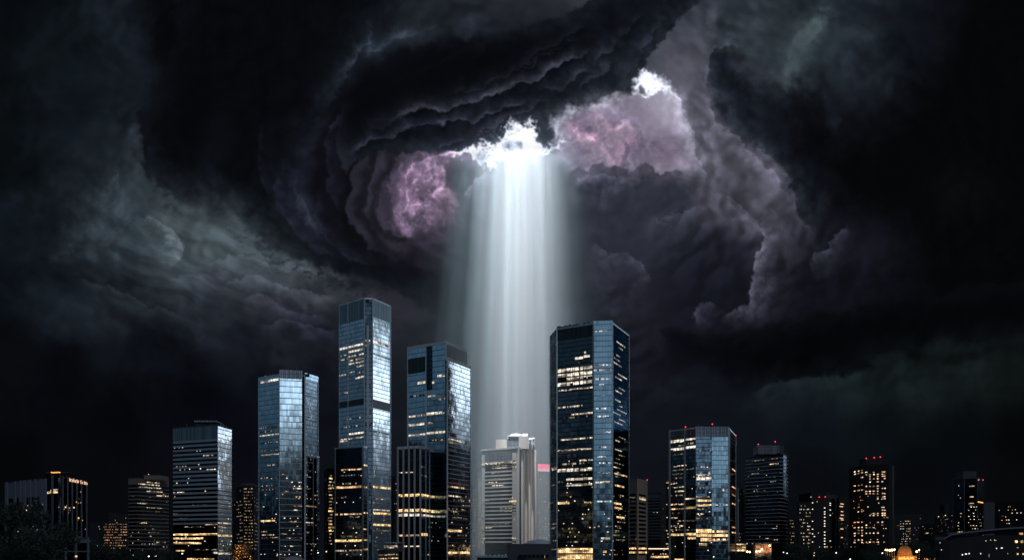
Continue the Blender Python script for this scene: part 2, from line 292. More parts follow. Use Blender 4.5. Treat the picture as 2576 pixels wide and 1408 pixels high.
    # faint electric seam
    for pts in ([(925,40),(935,75),(930,105),(900,130),(870,175),(850,215),(830,250),(800,285)], [(1110,60),(1060,80),(1010,90),(950,125),(910,150)], [(1180,30),(1195,80),(1170,110)]):
        s.rim(pts, (17,21,25), 6, 16, (6,12,8), T2, 1.3); s.rim(pts, (14,17,21), 34, 40, (10,14,5), op=.8)
    s.rim([(830,250),(800,320),(770,400),(745,440),(752,500),(790,580),(830,610)], (9,9,14), 30, 34, (8,14,5), T1, .7)
    s.rim([(745,440),(740,470),(770,520),(780,560)], (10,10,14), 3, 14, (0,10,5), T2, 1)
    s.blob(1230,60,180,50,(19,22,31),.6,0,(26,14,4)); s.blob(1020,60,120,40,(22,27,34),.5,0,(26,14,4),tex=T1,k=1)
    # ---- shelf over the break, right limb
    s.layer([(850,260),(960,215),(1100,150),(1250,90),(1420,40),(1560,-40),(1700,-160),(1900,-160),(1760,0),(1700,60),(1645,130),(1612,180),(1596,232),(1560,246),(1500,262),(1450,280),(1410,296),(1392,300),(1395,340),(1385,362),(1365,350),(1352,318),(1330,300),(1300,318),(1278,330),(1240,352),(1190,368),(1120,378),(1040,385),(960,380),(900,400),(870,440),(850,400)],
            (27,30,39), 5, (0,10,8), 1., (19,21,30), 60, T1, .45)
    s.blob(1180,165,330,66,(7,8,12),.97,-15,(16,12,4),p=3.4); s.blob(1020,230,190,56,(7,8,12),.95,-12,(16,12,4),p=3); s.blob(1560,20,120,60,(10,12,17),.6,-30,(16,12,4)); s.blob(900,300,70,90,(7,7,11),.9,20,(16,12,4))
    s.blob(1180,340,110,26,(22,22,32),.6,-4,(16,12,4),tex=T1,k=.6); s.blob(1500,190,120,40,(29,34,44),.5,-25,(16,12,5),tex=T1,k=.8)
    for pts, c, so in (([(960,318),(1010,290),(1045,270),(1110,276),(1170,268),(1220,240),(1262,228),(1300,208),(1350,196),(1390,170),(1440,148),(1500,110)], (38,36,43), 15),
                       ([(1080,304),(1160,302),(1200,304),(1250,284),(1290,268),(1330,252)], (30,30,37), 9),
                       ([(880,400),(895,375),(930,352),(980,345),(1020,330),(1060,318)], (22,22,29), 12), ([(1000,330),(1060,312),(1130,306)], (14,14,18), 8),
                       ([(1100,372),(1140,352),(1180,350)], (20,18,26), 7), ([(1300,160),(1400,110),(1480,60)], (9,9,13), 10), ([(1460,220),(1500,190),(1540,160)], (16,17,20), 12)):
        s.rim(pts, c, 3., so, (6,16,5), .5*T2+.5*s.b3, 1.2, side=-1)
        s.rim([(x, y+3) for x, y in pts], (-7,-7,-8), 4, 26, (6,16,5), side=1)
    for pts, c, so in (([(1090,236),(1160,228),(1230,206),(1300,172),(1390,132),(1480,84)], (12,12,16), 12), ([(1190,334),(1250,318),(1300,296),(1340,270),(1400,250)], (18,18,22), 8), ([(1440,200),(1500,160),(1560,100),(1620,30)], (14,15,19), 12), ([(930,330),(990,310),(1030,296)], (14,14,18), 8),
                       ([(1340,232),(1400,214),(1450,190),(1500,176)], (16,17,21), 9), ([(1560,210),(1590,160),(1640,90),(1680,40)], (14,16,20), 14)):
        s.rim(pts, c, 3.2, so, (8,20,7), np.clip(s.b3*1.3-.1, 0, 1.2), 1.6, side=-1, op=.7); s.rim([(x, y+4) for x, y in pts], (-5,-5,-6), 5, 22, (8,20,7), side=1, op=.7)
    for pts, c, so in (([(868,250),(832,320),(820,400),(828,480),(860,550)], (9,9,13), 16), ([(800,470),(792,540),(826,600),(890,646),(960,660)], (8,8,12), 14), ([(700,420),(700,500),(730,570),(790,620),(860,650)], (8,8,12), 18), ([(660,300),(650,400),(670,480),(700,560)], (6,6,9), 24)):
        s.rim(pts, c, 4, so, (6,14,6), T1, 1.2, side=-1)
    for pts, c, so, sd in (([(1914,552),(1924,600),(1908,640),(1900,690),(1884,735),(1886,770),(1850,784),(1812,806)], (26,25,29), 22, -1), ([(1742,815),(1748,780),(1768,764),(1800,772)], (20,19,23), 16, 1), ([(2036,668),(2052,640),(2086,624),(2100,596),(2130,562)], (16,16,20), 18, 1),
                           ([(1775,235),(1796,300),(1850,345),(1880,380),(1950,440),(1990,500)], (20,20,23), 18, 1), ([(1800,480),(1850,510),(1900,560),(1930,600)], (15,15,18), 22, 1), ([(1480,610),(1530,640),(1580,640),(1620,680),(1640,720)], (15,14,18), 20, 1)):
        s.rim(pts, c, 3, so, (0,11,8), T2, 1.6, side=sd)
    s.blob(560, 560, 190, 70, (70,80,86), .35, 22, (30,18,5), tex=T1, k=.8)
    # ---- the break itself
    FW = (0, 9, 9)
    g = np.exp(-((X-1315)**2/120.**2+(Y-372)**2/62.**2)); s.add((60,62,72), g*sstep(250, 330, Y)*.5)
    s.layer([(1108,388),(1140,380),(1166,372),(1196,366),(1226,354),(1250,350),(1266,338),(1276,316),(1284,326),(1290,300),(1297,310),(1301,322),(1310,306),(1320,316),(1334,296),(1341,304),(1337,320),(1348,326),(1356,348),(1364,366),(1376,362),(1386,370),(1398,356),(1416,342),(1410,366),(1392,384),(1366,392),(1350,400),(1322,400),(1296,406),(1272,394),(1256,402),(1248,420),(1236,432),(1228,414),(1216,416),(1204,400),(1186,404),(1178,392),(1160,390),(1140,386)],
            (190,198,212), 6, (0,13,19), 1., (252,253,255), 14)
    hole = billow(X/26+.5*s.w2[0], Y/20+.5*s.w2[1], 4, 55)
    s.mix((74,88,104), sstep(.46,.26,hole)*sstep(1180,1230,X)*sstep(1420,1380,X)*sstep(318,334,Y)*sstep(404,394,Y)*(1-np.exp(-((X-1322)**2/34.**2+(Y-352)**2/40.**2)))*.7)
    s.rim([(1110,392),(1140,384),(1170,384),(1192,396),(1215,408)], (90,70,84), 2, 10, (0,7,6), T2, 1.)
    s.layer([(1386,300),(1398,292),(1430,272),(1470,262),(1450,286),(1420,300),(1412,330),(1400,350),(1390,356)], (150,150,166), 12, (0,12,12), .7, (184,182,195), 24, T2, 1.3)
    s.layer([(1460,270),(1500,256),(1540,238),(1580,232),(1560,250),(1500,276)], (150,144,160), 8, (0,9,10), .6, tex=T2, k=1.6)
    s.layer([(1594,234),(1600,200),(1606,176),(1622,168),(1640,184),(1656,190),(1672,196),(1688,214),(1700,250),(1680,236),(1660,232),(1632,244),(1610,240)], (170,172,188), 8, (0,12,14), .95, (212,214,226), 16, T2, 1.2)
    s.layer([(1604,232),(1610,212),(1622,222),(1630,240)], (34,38,48), 4, (0,6,7), .8)
    
    s.layer([(1352,320),(1366,328),(1392,322),(1398,346),(1384,366),(1366,356)], (34,40,50), 5, (0,7,8), .95)
    s.blob(1252,398,26,9,(200,210,222),.35,0,(0,8,8),tex=T2,k=2.5); s.blob(1220,392,26,16,(90,88,104),.35,0,(0,8,8),tex=T2,k=3)
    s.blob(1460,262,90,18,(120,120,135),.3,-20,(0,12,8),tex=T2,k=2.5)
    s.add((50,56,66), np.exp(-((X-1320)**2/60.**2+(Y-384)**2/34.**2))*.6)
    s.layer([(1264,376),(1270,352),(1290,344),(1310,350),(1320,366),(1310,384),(1290,388)], (110,124,140), 9, (0,7,9), .6, tex=T2, k=1.)
    s.layer([(1296,372),(1300,358),(1310,360),(1312,372)], (60,72,86), 5, (0,6,8), .7); s.layer([(1274,370),(1280,360),(1290,364),(1286,376)], (60,72,86), 5, (0,6,8), .6)
    s.add((20,22,28), np.exp(-((X-1320)**2/150.**2+(Y-400)**2/90.**2))*sstep(300,420,Y))
    # every lump of cloud is lit from the break: one relief over the whole sky
    s.add((9,9,10), np.exp(-((X-1640)**2/210.**2+(Y-580)**2/150.**2))); s.add((7,8,9), np.exp(-((X-1150)**2/260.**2+(Y-760)**2/60.**2)))
    hh = 1.0*billow(X/95+.5*s.w0[0], Y/72+.5*s.w0[1], 5, 141, .5)+.5*fbm(X/120, Y/70, 5, 151)
    gy_, gx_ = np.gradient(blur(hh, 3)); gx_ *= s.k*60; gy_ *= s.k*60
    L = np.hypot(1320-X, 360-Y)+60; sh = -(gx_*(1320-X)+gy_*(360-Y))/L
    sh = np.tanh(sh*1.1)
    near = sstep(1100, 950, Y)*sstep(35, 75, L); lum = s.img.mean(2, keepdims=True)
    s.img *= 1+(sh*near)[..., None]*.10*np.clip(.9+1.6*s.w0[0][..., None]+1.6*np.exp(-((X-1900)**2/140.**2+(Y-560)**2/260.**2))[..., None], .1, 2.2)*(lum < 175)
    # long streaks drawn out by the wind at the left
    ca, sa = np.cos(.42), np.sin(.42); U = X*ca+Y*sa; V = -X*sa+Y*ca
    st = fbm(U/230+.5*s.w0[0], V/34+.9*s.w0[1], 5, 161)
    wl = np.exp(-(((X-480)/300.)**2+((Y-650)/150.)**2)**1.5)*sstep(200, 330, Y)
    s.img += (np.array([10,13,15], np.float32)*(wl*(st+.55))[..., None]); s.img *= 1+(.22*st*wl)[..., None]
    # soft spill of the break's light through the cloud round it
    lum = s.img.mean(2, keepdims=True); hi = np.clip(lum-95, 0, 160)
    s.img += blur(hi*np.array([.9,.93,1.], np.float32), 9*s.k*2)*.20+blur(hi*np.array([.9,.9,1.], np.float32), 30*s.k*2)*.16
    g0 = s.img.mean(2, keepdims=True); k = np.clip(1-lum/110., 0, 1); s.img = s.img*(1-k*np.array([.07,0.,.03], np.float32)); s.img += (g0*np.array([.97,1.,1.08], np.float32)-s.img)*.15
    s.img = np.clip(s.img, 2, 256)
    return s
# ------------------------------------------------------------------ world: the storm overhead, and unseen bright cloud shaped for the glass to mirror
def srgb_lin(a):
    a = a/255.; return np.where(a < .04045, a/12.92, ((a+.055)/1.055)**2.4)
def to_image(name, arr):
    h, w = arr.shape[:2]
    im = bpy.data.images.new(name, w, h, float_buffer=True, alpha=False); im.colorspace_settings.name = 'Linear Rec.709'
    px = np.ones((h, w, 4), np.float32); px[..., :3] = arr[::-1]
    im.pixels.foreach_set(px.ravel()); im.update(); im.pack(); return im
sky = paint_sky(SKY_W)
front_img = to_image("storm_sky", srgb_lin(sky.img)); del sky
def around_sky(w=1536, h=768):
    az = (np.arange(w)+.5)/w*360-90; el = 90-(np.arange(h)+.5)/h*180      # azimuth from north (+Y), clockwise
    AZ, EL = [a.astype(np.float32) for a in np.meshgrid(az, el)]
    n1 = fbm(AZ/22, EL/9, 5, 3); n2 = fbm(AZ/5, EL/3, 5, 9); n3 = billow(AZ/6, EL/4, 4, 13)
    base = np.array([.0045, .0058, .0095], np.float32)*(1+.8*n1[..., None])
    img = base*1.0
    def lobe(a, e, wa, we, col, thr=-.3, soft=.8, p=2.):  # added bright patch out of view, aimed where a tower face mirrors it
        da = (AZ-a+180) % 360-180
        g = np.exp(-(np.abs(da+6*n1)/wa)**p-(np.abs(EL-e+2*n2)/we)**p)
        t = sstep(thr-soft, thr+soft, n2+.7*(n3-.5))
        return (g*t)[..., None]*np.array(col, np.float32)
    img = img + lobe(52, 7.4, 7, 2.3, (1.6, 1.88, 2.1), -1.1, .7) + lobe(43, 8.9, 5, 1.9, (1.9, 2.2, 2.45), .0, .3) + lobe(29, 5.6, 7, 1.7, (2.2, 2.5, 2.9), -.5, .4) + lobe(42, 12, 26, 6, (.16, .23, .29), -.6, 1)
    img = img + lobe(156, 7.3, 8, 2.1, (1.1, 1.36, 1.6), -.8, .5) + lobe(157, 10, 20, 5, (.28, .39, .48), -.8, 1)
    img = img + lobe(192, 8.4, 12, 7.0, (.27, .37, .46), -.4, .8, 3) + lobe(172, 4.4, 9, 2.6, (.58, .76, .9), -.3, .7, 3)
    img = img + lobe(268, 12, 42, 8.5, (.085, .15, .20), -.5, 1., 2.5)
    img = img + lobe(0, 8, 400, 10, (.012, .016, .024), -.5, 1.)
    # skyline and hills standing in front of that light
    blk = np.floor(AZ/1.7); hgt = 1.1+2.2*np.abs(perlin(blk*.73, blk*0+.5, 2))+1.2*(perlin(blk*3.3, blk*0+1.5, 4) > .2)
    hgt = hgt+np.where((AZ > 148) & (AZ < 164), 3.3+1.8*(np.abs(perlin(np.floor(AZ/.9)*.61, blk*0+2.5, 6)) > .25)+1.2*(AZ < 154), 0)
    img = np.where((EL < hgt)[..., None], np.array([.0025, .003, .0045], np.float32), img)
    img[EL < 0] = (.0015, .0018, .0025)
    return img
around_img = to_image("around_sky", around_sky())
world = bpy.data.worlds.new("World"); sc.world = world; world.use_nodes = True
nt = world.node_tree; nt.nodes.clear()
class NG:
    """tiny helper for writing node trees as expressions"""
    def __init__(s, nt): s.nt = nt
    def node(s, t, **k):
        n = s.nt.nodes.new(t)
        for a, b in k.items(): setattr(n, a, b)
        return n
    def put(s, sock, v):
        if isinstance(v, (int, float)): sock.default_value = v
        elif isinstance(v, (tuple, list)): sock.default_value = tuple(v)+((1,) if len(v) == 3 and sock.type == 'RGBA' else ())
        else: s.nt.links.new(v, sock)
    def m(s, op, a, b=0., c=0., clamp=False):
        n = s.node('ShaderNodeMath', operation=op, use_clamp=clamp)
        for i, v in enumerate((a, b, c)): s.put(n.inputs[i], v)
        return n.outputs[0]
    def v(s, op, a, b=(0, 0, 0), sc=None):
        n = s.node('ShaderNodeVectorMath', operation=op); s.put(n.inputs[0], a)
        s.put(n.inputs[1], b)
        if sc is not None: s.put(n.inputs['Scale'], sc)
        return n.outputs['Value'] if op in ('DOT_PRODUCT', 'LENGTH') else n.outputs[0]
    def xyz(s, x, y, z):
        n = s.node('ShaderNodeCombineXYZ')
        for i, q in enumerate((x, y, z)): s.put(n.inputs[i], q)
        return n.outputs[0]
    def sep(s, a):
        n = s.node('ShaderNodeSeparateXYZ'); s.put(n.inputs[0], a); return n.outputs
    def step(s, a, lo, hi):
        n = s.node('ShaderNodeMapRange', interpolation_type='SMOOTHSTEP'); s.put(n.inputs[0], a); s.put(n.inputs[1], lo); s.put(n.inputs[2], hi)
        return n.outputs[0]
    def mixc(s, f, a, b, bt='MIX'):
        n = s.node('ShaderNodeMix', data_type='RGBA', blend_type=bt); s.put(n.inputs[0], f); s.put(n.inputs[6], a); s.put(n.inputs[7], b); return n.outputs[2]
    def noise(s, vec, scale=1., detail=2., rough=.5, dim='3D'):
        n = s.node('ShaderNodeTexNoise', noise_dimensions=dim); s.put(n.inputs['Vector'], vec); s.put(n.inputs['Scale'], scale); s.put(n.inputs['Detail'], detail); s.put(n.inputs['Roughness'], rough)
        return n.outputs
    def white(s, vec):
        n = s.node('ShaderNodeTexWhiteNoise', noise_dimensions='3D'); s.put(n.inputs['Vector'], vec); return n.outputs
g = NG(nt)
tc = g.node('ShaderNodeTexCoord'); x, y, z = g.sep(tc.outputs['Generated'])
yy = g.m('MAXIMUM', y, .05)
u = g.m('ADD', g.m('MULTIPLY', g.m('DIVIDE', x, yy), FOC/(SKY_X1-SKY_X0)), (CX-SKY_X0)/(SKY_X1-SKY_X0))
v = g.m('ADD', g.m('MULTIPLY', g.m('DIVIDE', z, yy), FOC/(SKY_Y1-SKY_Y0)), 1-(HY-SKY_Y0)/(SKY_Y1-SKY_Y0))
ti = g.node('ShaderNodeTexImage', image=front_img, interpolation='Cubic', extension='EXTEND'); g.put(ti.inputs[0], g.xyz(u, v, 0))
mk = g.m('MULTIPLY', g.m('MULTIPLY', g.step(u, 0., .05), g.step(u, 1., .95)), g.m('MULTIPLY', g.step(v, 1., .95), g.step(y, .3, .5)))
te = g.node('ShaderNodeTexEnvironment', image=around_img)
bg = g.node('ShaderNodeBackground'); g.put(bg.inputs[0], g.mixc(mk, te.outputs[0], ti.outputs[0])); bg.inputs[1].default_value = 1.0
nt.links.new(bg.outputs[0], g.node('ShaderNodeOutputWorld').inputs[0])
world.cycles.sampling_method = 'MANUAL'; world.cycles.sample_map_resolution = 1024
# faint bluish fill added to light the facades; there is no moon
sun = bpy.data.objects.new("sun", bpy.data.lights.new("sun", 'SUN')); COL.objects.link(sun)
sun.data.energy = .26; sun.data.angle = math.radians(6); sun.data.color = (.72, .84, 1.0); sun.rotation_euler = (math.radians(58), 0, math.radians(22))
# ------------------------------------------------------------------ helpers
def at(px, py, D): return Vector(((px-CX)/FOC*D, D, CAMZ+(HY-py)/FOC*D))
def zat(py, D): return CAMZ+(HY-py)/FOC*D
def xat(px, D): return (px-CX)/FOC*D
def tag(o, label=None, cat=None, group=None, kind=None):
    if label: o['label'] = label
    if cat: o['category'] = cat
    if group: o['group'] = group
    if kind: o['kind'] = kind
    return o
def empty(name, loc, label, cat, group=None):
    o = bpy.data.objects.new(name, None); COL.objects.link(o); o.location = loc; return tag(o, label, cat, group)
class MB:
    """collects faces for one mesh"""
    def __init__(s): s.v = []; s.f = []; s.uv = []; s.mi = []
    def quad(s, a, b, c, d, uv=None, mi=0):
        i = len(s.v); s.v += [tuple(a), tuple(b), tuple(c), tuple(d)]; s.f.append((i, i+1, i+2, i+3)); s.uv.append(uv or [(0, 0), (1, 0), (1, 1), (0, 1)]); s.mi.append(mi)
    def poly(s, pts, mi=0):
        i = len(s.v); s.v += [tuple(p) for p in pts]; s.f.append(tuple(range(i, i+len(pts)))); s.uv.append([(p[0], p[1]) for p in pts]); s.mi.append(mi)
    def box(s, c, sx, sy, sz, rz=0., mi=0):                # c = middle of the bottom
        co, si = math.cos(rz), math.sin(rz)
        q = [(c[0]+x*co-y*si, c[1]+x*si+y*co) for x, y in ((-sx/2, -sy/2), (sx/2, -sy/2), (sx/2, sy/2), (-sx/2, sy/2))]
        s.prism(q, c[2], c[2]+sz, mi=mi)
    def prism(s, q, z0, z1, mi=0, mis=None, cap=True, shrink=0.):
        n = len(q); cx = sum(p[0] for p in q)/n; cy = sum(p[1] for p in q)/n
        t = [(p[0]+(cx-p[0])*shrink, p[1]+(cy-p[1])*shrink) for p in q]; u = 0.
        for i in range(n):
            a, b = q[i], q[(i+1) % n]; ta, tb = t[i], t[(i+1) % n]; L = math.hypot(b[0]-a[0], b[1]-a[1])
            s.quad((a[0], a[1], z0), (b[0], b[1], z0), (tb[0], tb[1], z1), (ta[0], ta[1], z1), [(u, z0), (u+L, z0), (u+L, z1), (u, z1)], mis[i] if mis else mi); u += L
        if cap:
            s.poly([(p[0], p[1], z1) for p in t], mi=mi if not mis else max(mis)); s.poly([(p[0], p[1], z0) for p in reversed(q)], mi=mi if not mis else max(mis))
    def tube(s, a, b, ra, rb, n=6, mi=0):
        a, b = Vector(a), Vector(b); d = (b-a).normalized(); e = d.orthogonal().normalized(); f = d.cross(e)
        A = [a+(e*math.cos(t)+f*math.sin(t))*ra for t in [2*math.pi*k/n for k in range(n)]]; B = [b+(e*math.cos(t)+f*math.sin(t))*rb for t in [2*math.pi*k/n for k in range(n)]]
        for k in range(n): s.quad(A[k], A[(k+1) % n], B[(k+1) % n], B[k], mi=mi)
        s.poly(B, mi); s.poly(A[::-1], mi)
    def ball(s, c, rx, ry, rz, nu=10, nv=6, half=False, mi=0):
        for j in range(nv):
            t0 = math.pi*(.5*j/nv if half else j/nv); t1 = math.pi*(.5*(j+1)/nv if half else (j+1)/nv)
            for i in range(nu):
                p = [(c[0]+rx*math.sin(t)*math.cos(f), c[1]+ry*math.sin(t)*math.sin(f), c[2]+rz*math.cos(t)) for t, f in ((t1, 2*math.pi*i/nu), (t1, 2*math.pi*(i+1)/nu), (t0, 2*math.pi*(i+1)/nu), (t0, 2*math.pi*i/nu))]
                s.quad(*p, uv=[(i/nu, j/nv), ((i+1)/nu, j/nv), ((i+1)/nu, (j+1)/nv), (i/nu, (j+1)/nv)], mi=mi)
    def mesh(s, name, mats):
        me = bpy.data.meshes.new(name); me.from_pydata(s.v, [], s.f)
        uv = me.uv_layers.new(name="UVMap"); flat = [c for f in s.uv for p in f for c in p]; uv.data.foreach_set("uv", flat)
        for m in (mats if isinstance(mats, (list, tuple)) else [mats]): me.materials.append(m)
        me.polygons.foreach_set("material_index", s.mi); me.update(); return me
    def build(s, name, mats, parent=None):
        o = bpy.data.objects.new(name, s.mesh(name, mats)); COL.objects.link(o)
        if parent is not None:
            o.parent = parent
            if not s.local: o.matrix_parent_inverse = parent.matrix_basis.inverted()
        return o
    local = False
# ------------------------------------------------------------------ materials
MATS = {}
def newmat(name):
    m = bpy.data.materials.new(name); m.use_nodes = True; m.node_tree.nodes.clear(); g = NG(m.node_tree)
    b = g.node('ShaderNodeBsdfPrincipled'); g.nt.links.new(b.outputs[0], g.node('ShaderNodeOutputMaterial').inputs[0]); MATS[name] = m
    return m, g, b
def glass(name, col, fh=3.8, pw=1.6, tilt=.014, rough=.09, line=.16, refl=1., wave=.03, vline=.1, streak=.55):
    """coated curtain wall: flat panes, each a hair out of true, floor joints and mullions"""
    m, g, b = newmat(name)
    uv = g.node('ShaderNodeUVMap').outputs[0]; u, v, _ = g.sep(uv)
    cu = g.m('FLOOR', g.m('DIVIDE', u, pw)); cv = g.m('FLOOR', g.m('DIVIDE', v, fh))
    wn = g.white(g.xyz(cu, cv, 3.)); wc = g.white(g.xyz(cu, 0., 7.))
    fl = g.m('LESS_THAN', g.m('FRACT', g.m('DIVIDE', v, fh)), line); ml = g.m('LESS_THAN', g.m('FRACT', g.m('DIVIDE', u, pw)), vline)
    big = g.noise(uv, .05, 3)[0]
    strk = g.noise(g.xyz(g.m('MULTIPLY', u, .55), g.m('MULTIPLY', v, .035), 2.), 1., 3, .6)[0]
    var = g.m('ADD', .8, g.m('MULTIPLY', wn[0], .24)); var = g.m('MULTIPLY', var, g.m('ADD', 1-streak/2, g.m('MULTIPLY', strk, streak)))
    dim = g.m('MULTIPLY', g.m('SUBTRACT', 1., g.m('MULTIPLY', fl, .5)), g.m('SUBTRACT', 1., g.m('MULTIPLY', ml, .35)))
    f = g.m('MULTIPLY', g.m('MULTIPLY', var, dim), refl)
    g.put(b.inputs['Base Color'], g.mixc(1., tuple(col), g.xyz(f, f, f), 'MULTIPLY'))
    b.inputs['Metallic'].default_value = 1.
    if max(col) < .25: b.inputs['Specular Tint'].default_value = (.28, .32, .35, 1) if max(col) > .1 else (.3, .33, .36, 1)
    g.put(b.inputs['Roughness'], g.m('ADD', rough, g.m('MULTIPLY', fl, .3)))
    geo = g.node('ShaderNodeNewGeometry')
    t = g.v('SCALE', g.v('SUBTRACT', wn[1], (.5, .5, .5)), sc=tilt*2); wv = g.v('SCALE', g.v('SUBTRACT', g.noise(uv, .11, 3)[1], (.5, .5, .5)), sc=wave*2)
    g.put(b.inputs['Normal'], g.v('NORMALIZE', g.v('ADD', g.v('ADD', geo.outputs['Normal'], t), wv)))
    return m
def solid(name, col, rough=.8, var=.25, scale=.15, metallic=0., coat=0.):
    m, g, b = newmat(name); tc = g.node('ShaderNodeTexCoord').outputs['Object']
    n = g.noise(tc, scale, 5, .6)[0]; s = g.noise(g.v('MULTIPLY', tc, (1, 1, .12)), scale*5, 3, .6)[0]
    f = g.m('ADD', 1-var, g.m('ADD', g.m('MULTIPLY', n, var), g.m('MULTIPLY', s, var)))
    g.put(b.inputs['Base Color'], g.mixc(1., tuple(col), g.xyz(f, f, f), 'MULTIPLY')); g.put(b.inputs['Roughness'], g.m('ADD', rough-.1, g.m('MULTIPLY', n, .2)))
    b.inputs['Metallic'].default_value = metallic
    return m
def louver(name, col, pw=1.2, metallic=.6, rough=.35, fh=0.):
    m, g, b = newmat(name); uv = g.node('ShaderNodeUVMap').outputs[0]; u, v, _ = g.sep(uv)
    f = g.m('PINGPONG', g.m('DIVIDE', u, pw), .5); w = g.white(g.xyz(g.m('FLOOR', g.m('DIVIDE', u, pw)), 0., 1.))[0]
    f = g.m('MULTIPLY', g.m('ADD', .35, g.m('MULTIPLY', f, 1.3)), g.m('ADD', .6, g.m('MULTIPLY', w, .6)))
    if fh: f = g.m('MULTIPLY', f, g.m('SUBTRACT', 1., g.m('MULTIPLY', .6, g.m('LESS_THAN', g.m('FRACT', g.m('DIVIDE', v, fh)), .14))))
    g.put(b.inputs['Base Color'], g.mixc(1., tuple(col), g.xyz(f, f, f), 'MULTIPLY')); b.inputs['Metallic'].default_value = metallic; b.inputs['Roughness'].default_value = rough
    return m
def window_light(name, col, power, cell=1.5, on=.85, low=.15, warm=.25, sub=True):
    """rooms seen through the panes: every pane has its own brightness and warmth, some are dark"""
    m, g, b = newmat(name); uv = g.node('ShaderNodeUVMap').outputs[0]; u, v, _ = g.sep(uv)
    oi = g.node('ShaderNodeObjectInfo').outputs['Random']
    cu = g.m('FLOOR', g.m('DIVIDE', u, cell)); fv = g.m('FLOOR', g.m('DIVIDE', v, 1.9))
    w = g.white(g.xyz(cu, fv, oi)); w2 = g.white(g.xyz(g.m('FLOOR', g.m('DIVIDE', u, cell*.31)), g.m('FLOOR', g.m('MULTIPLY', v, 2.3)), oi))[0]
    block = g.noise(g.xyz(g.m('MULTIPLY', u, .06), fv, oi), 1., 2)[0]
    lit = g.m('LESS_THAN', w[0], on)
    e = g.m('MULTIPLY', lit, g.m('ADD', low, g.m('POWER', g.sep(w[1])[1], 1.4)))
    e = g.m('MULTIPLY', e, g.m('ADD', .45, g.m('MULTIPLY', w2, 1.1))); e = g.m('MULTIPLY', e, g.m('ADD', .2, g.m('MULTIPLY', g.step(block, .38, .55), 1.)))
    mul = g.m('SUBTRACT', 1., g.m('MULTIPLY', .85, g.m('LESS_THAN', g.m('FRACT', g.m('DIVIDE', u, cell)), .16)))
    e = g.m('MULTIPLY', g.m('MULTIPLY', e, mul), power)
    c = g.mixc(g.m('MULTIPLY', g.sep(w[1])[2], warm), tuple(col), (1., .93, .82)); g.put(b.inputs['Emission Color'], c); g.put(b.inputs['Emission Strength'], e)
    b.inputs['Base Color'].default_value = (.02, .02, .025, 1); b.inputs['Roughness'].default_value = .25
    return m
def glow(name, col, power):
    m, g, b = newmat(name); g.put(b.inputs['Emission Color'], tuple(col)); b.inputs['Emission Strength'].default_value = power; b.inputs['Base Color'].default_value = (.1, .1, .1, 1); return m
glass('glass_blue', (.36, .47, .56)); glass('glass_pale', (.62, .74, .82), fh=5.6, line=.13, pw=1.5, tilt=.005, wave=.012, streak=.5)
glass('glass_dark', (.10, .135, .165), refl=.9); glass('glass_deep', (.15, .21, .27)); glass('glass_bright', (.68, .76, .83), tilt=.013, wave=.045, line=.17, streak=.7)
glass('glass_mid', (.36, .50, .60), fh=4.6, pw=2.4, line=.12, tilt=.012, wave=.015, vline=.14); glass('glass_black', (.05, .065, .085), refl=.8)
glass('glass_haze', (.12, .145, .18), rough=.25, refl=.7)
solid('concrete', (.30, .31, .33)); solid('concrete_warm', (.64, .57, .52), .8, .15); solid('concrete_pale', (.55, .54, .56)); solid('concrete_dark', (.085, .09, .105)); solid('brownstone', (.55, .43, .35)); solid('black_wall', (.02, .021, .026))
solid('steel', (.55, .62, .68), .35, .3, .3, .9); solid('steel_white', (.80, .86, .90), .5, .12, .3, .0); solid('roof_felt', (.07, .075, .085), .9); solid('snow_membrane', (.82, .85, .9), .55, .2, .5)
solid('ground_dark', (.03, .032, .035), .95, .3, .02); solid('asphalt', (.05, .05, .052), .85, .3, .2); solid('bark', (.05, .04, .032), .9, .4, 2.)
louver('louver_blue', (.30, .42, .50)); louver('louver_dark', (.07, .085, .10)); louver('louver_grey', (.34, .37, .43), 1.6, .2, .6, 3.5); louver('panel_white', (.66, .72, .80), 2., .35, .45, 4.5)
window_light('win_warm', (1., .62, .30), 1.5); window_light('win_cream', (1., .80, .58), 1.1); window_light('win_white', (.85, .93, 1.), .9, warm=.1); window_light('win_orange', (1., .42, .12), 2.2)
window_light('win_bright', (1., .86, .68), .85, cell=4.6, on=.97, low=.6); window_light('win_sparse', (1., .76, .50), .6, cell=1.7, on=.5, low=.05); window_light('win_sparse_cool', (.72, .84, .92), .5, cell=1.7, on=.5, low=.05)
window_light('win_gold', (1., .60, .22), 1.5, cell=2.2, on=.97, low=.35)
glow('dot_warm', (1., .64, .32), 1.1); glow('dot_white', (1., .90, .74), 1.3); glow('dot_orange', (1., .38, .08), 2.); glow('dot_red', (1., .03, .06), 2.4); glow('dot_dim', (1., .72, .48), .35); glow('lamp_globe', (1., .93, .82), 3.); glow('flood', (1., .62, .25), 12.)
glow('pink_sign', (1., .12, .22), 1.1); glow('pink_sign_pale', (1., .45, .55), .9); glow('cyan_strip', (.55, .8, 1.), .5); glow('sign_letters', (1., .58, .38), 1.5); glow('strip_white', (1., .72, .55), 1.6)
def M(*n): return [MATS[k] for k in n]
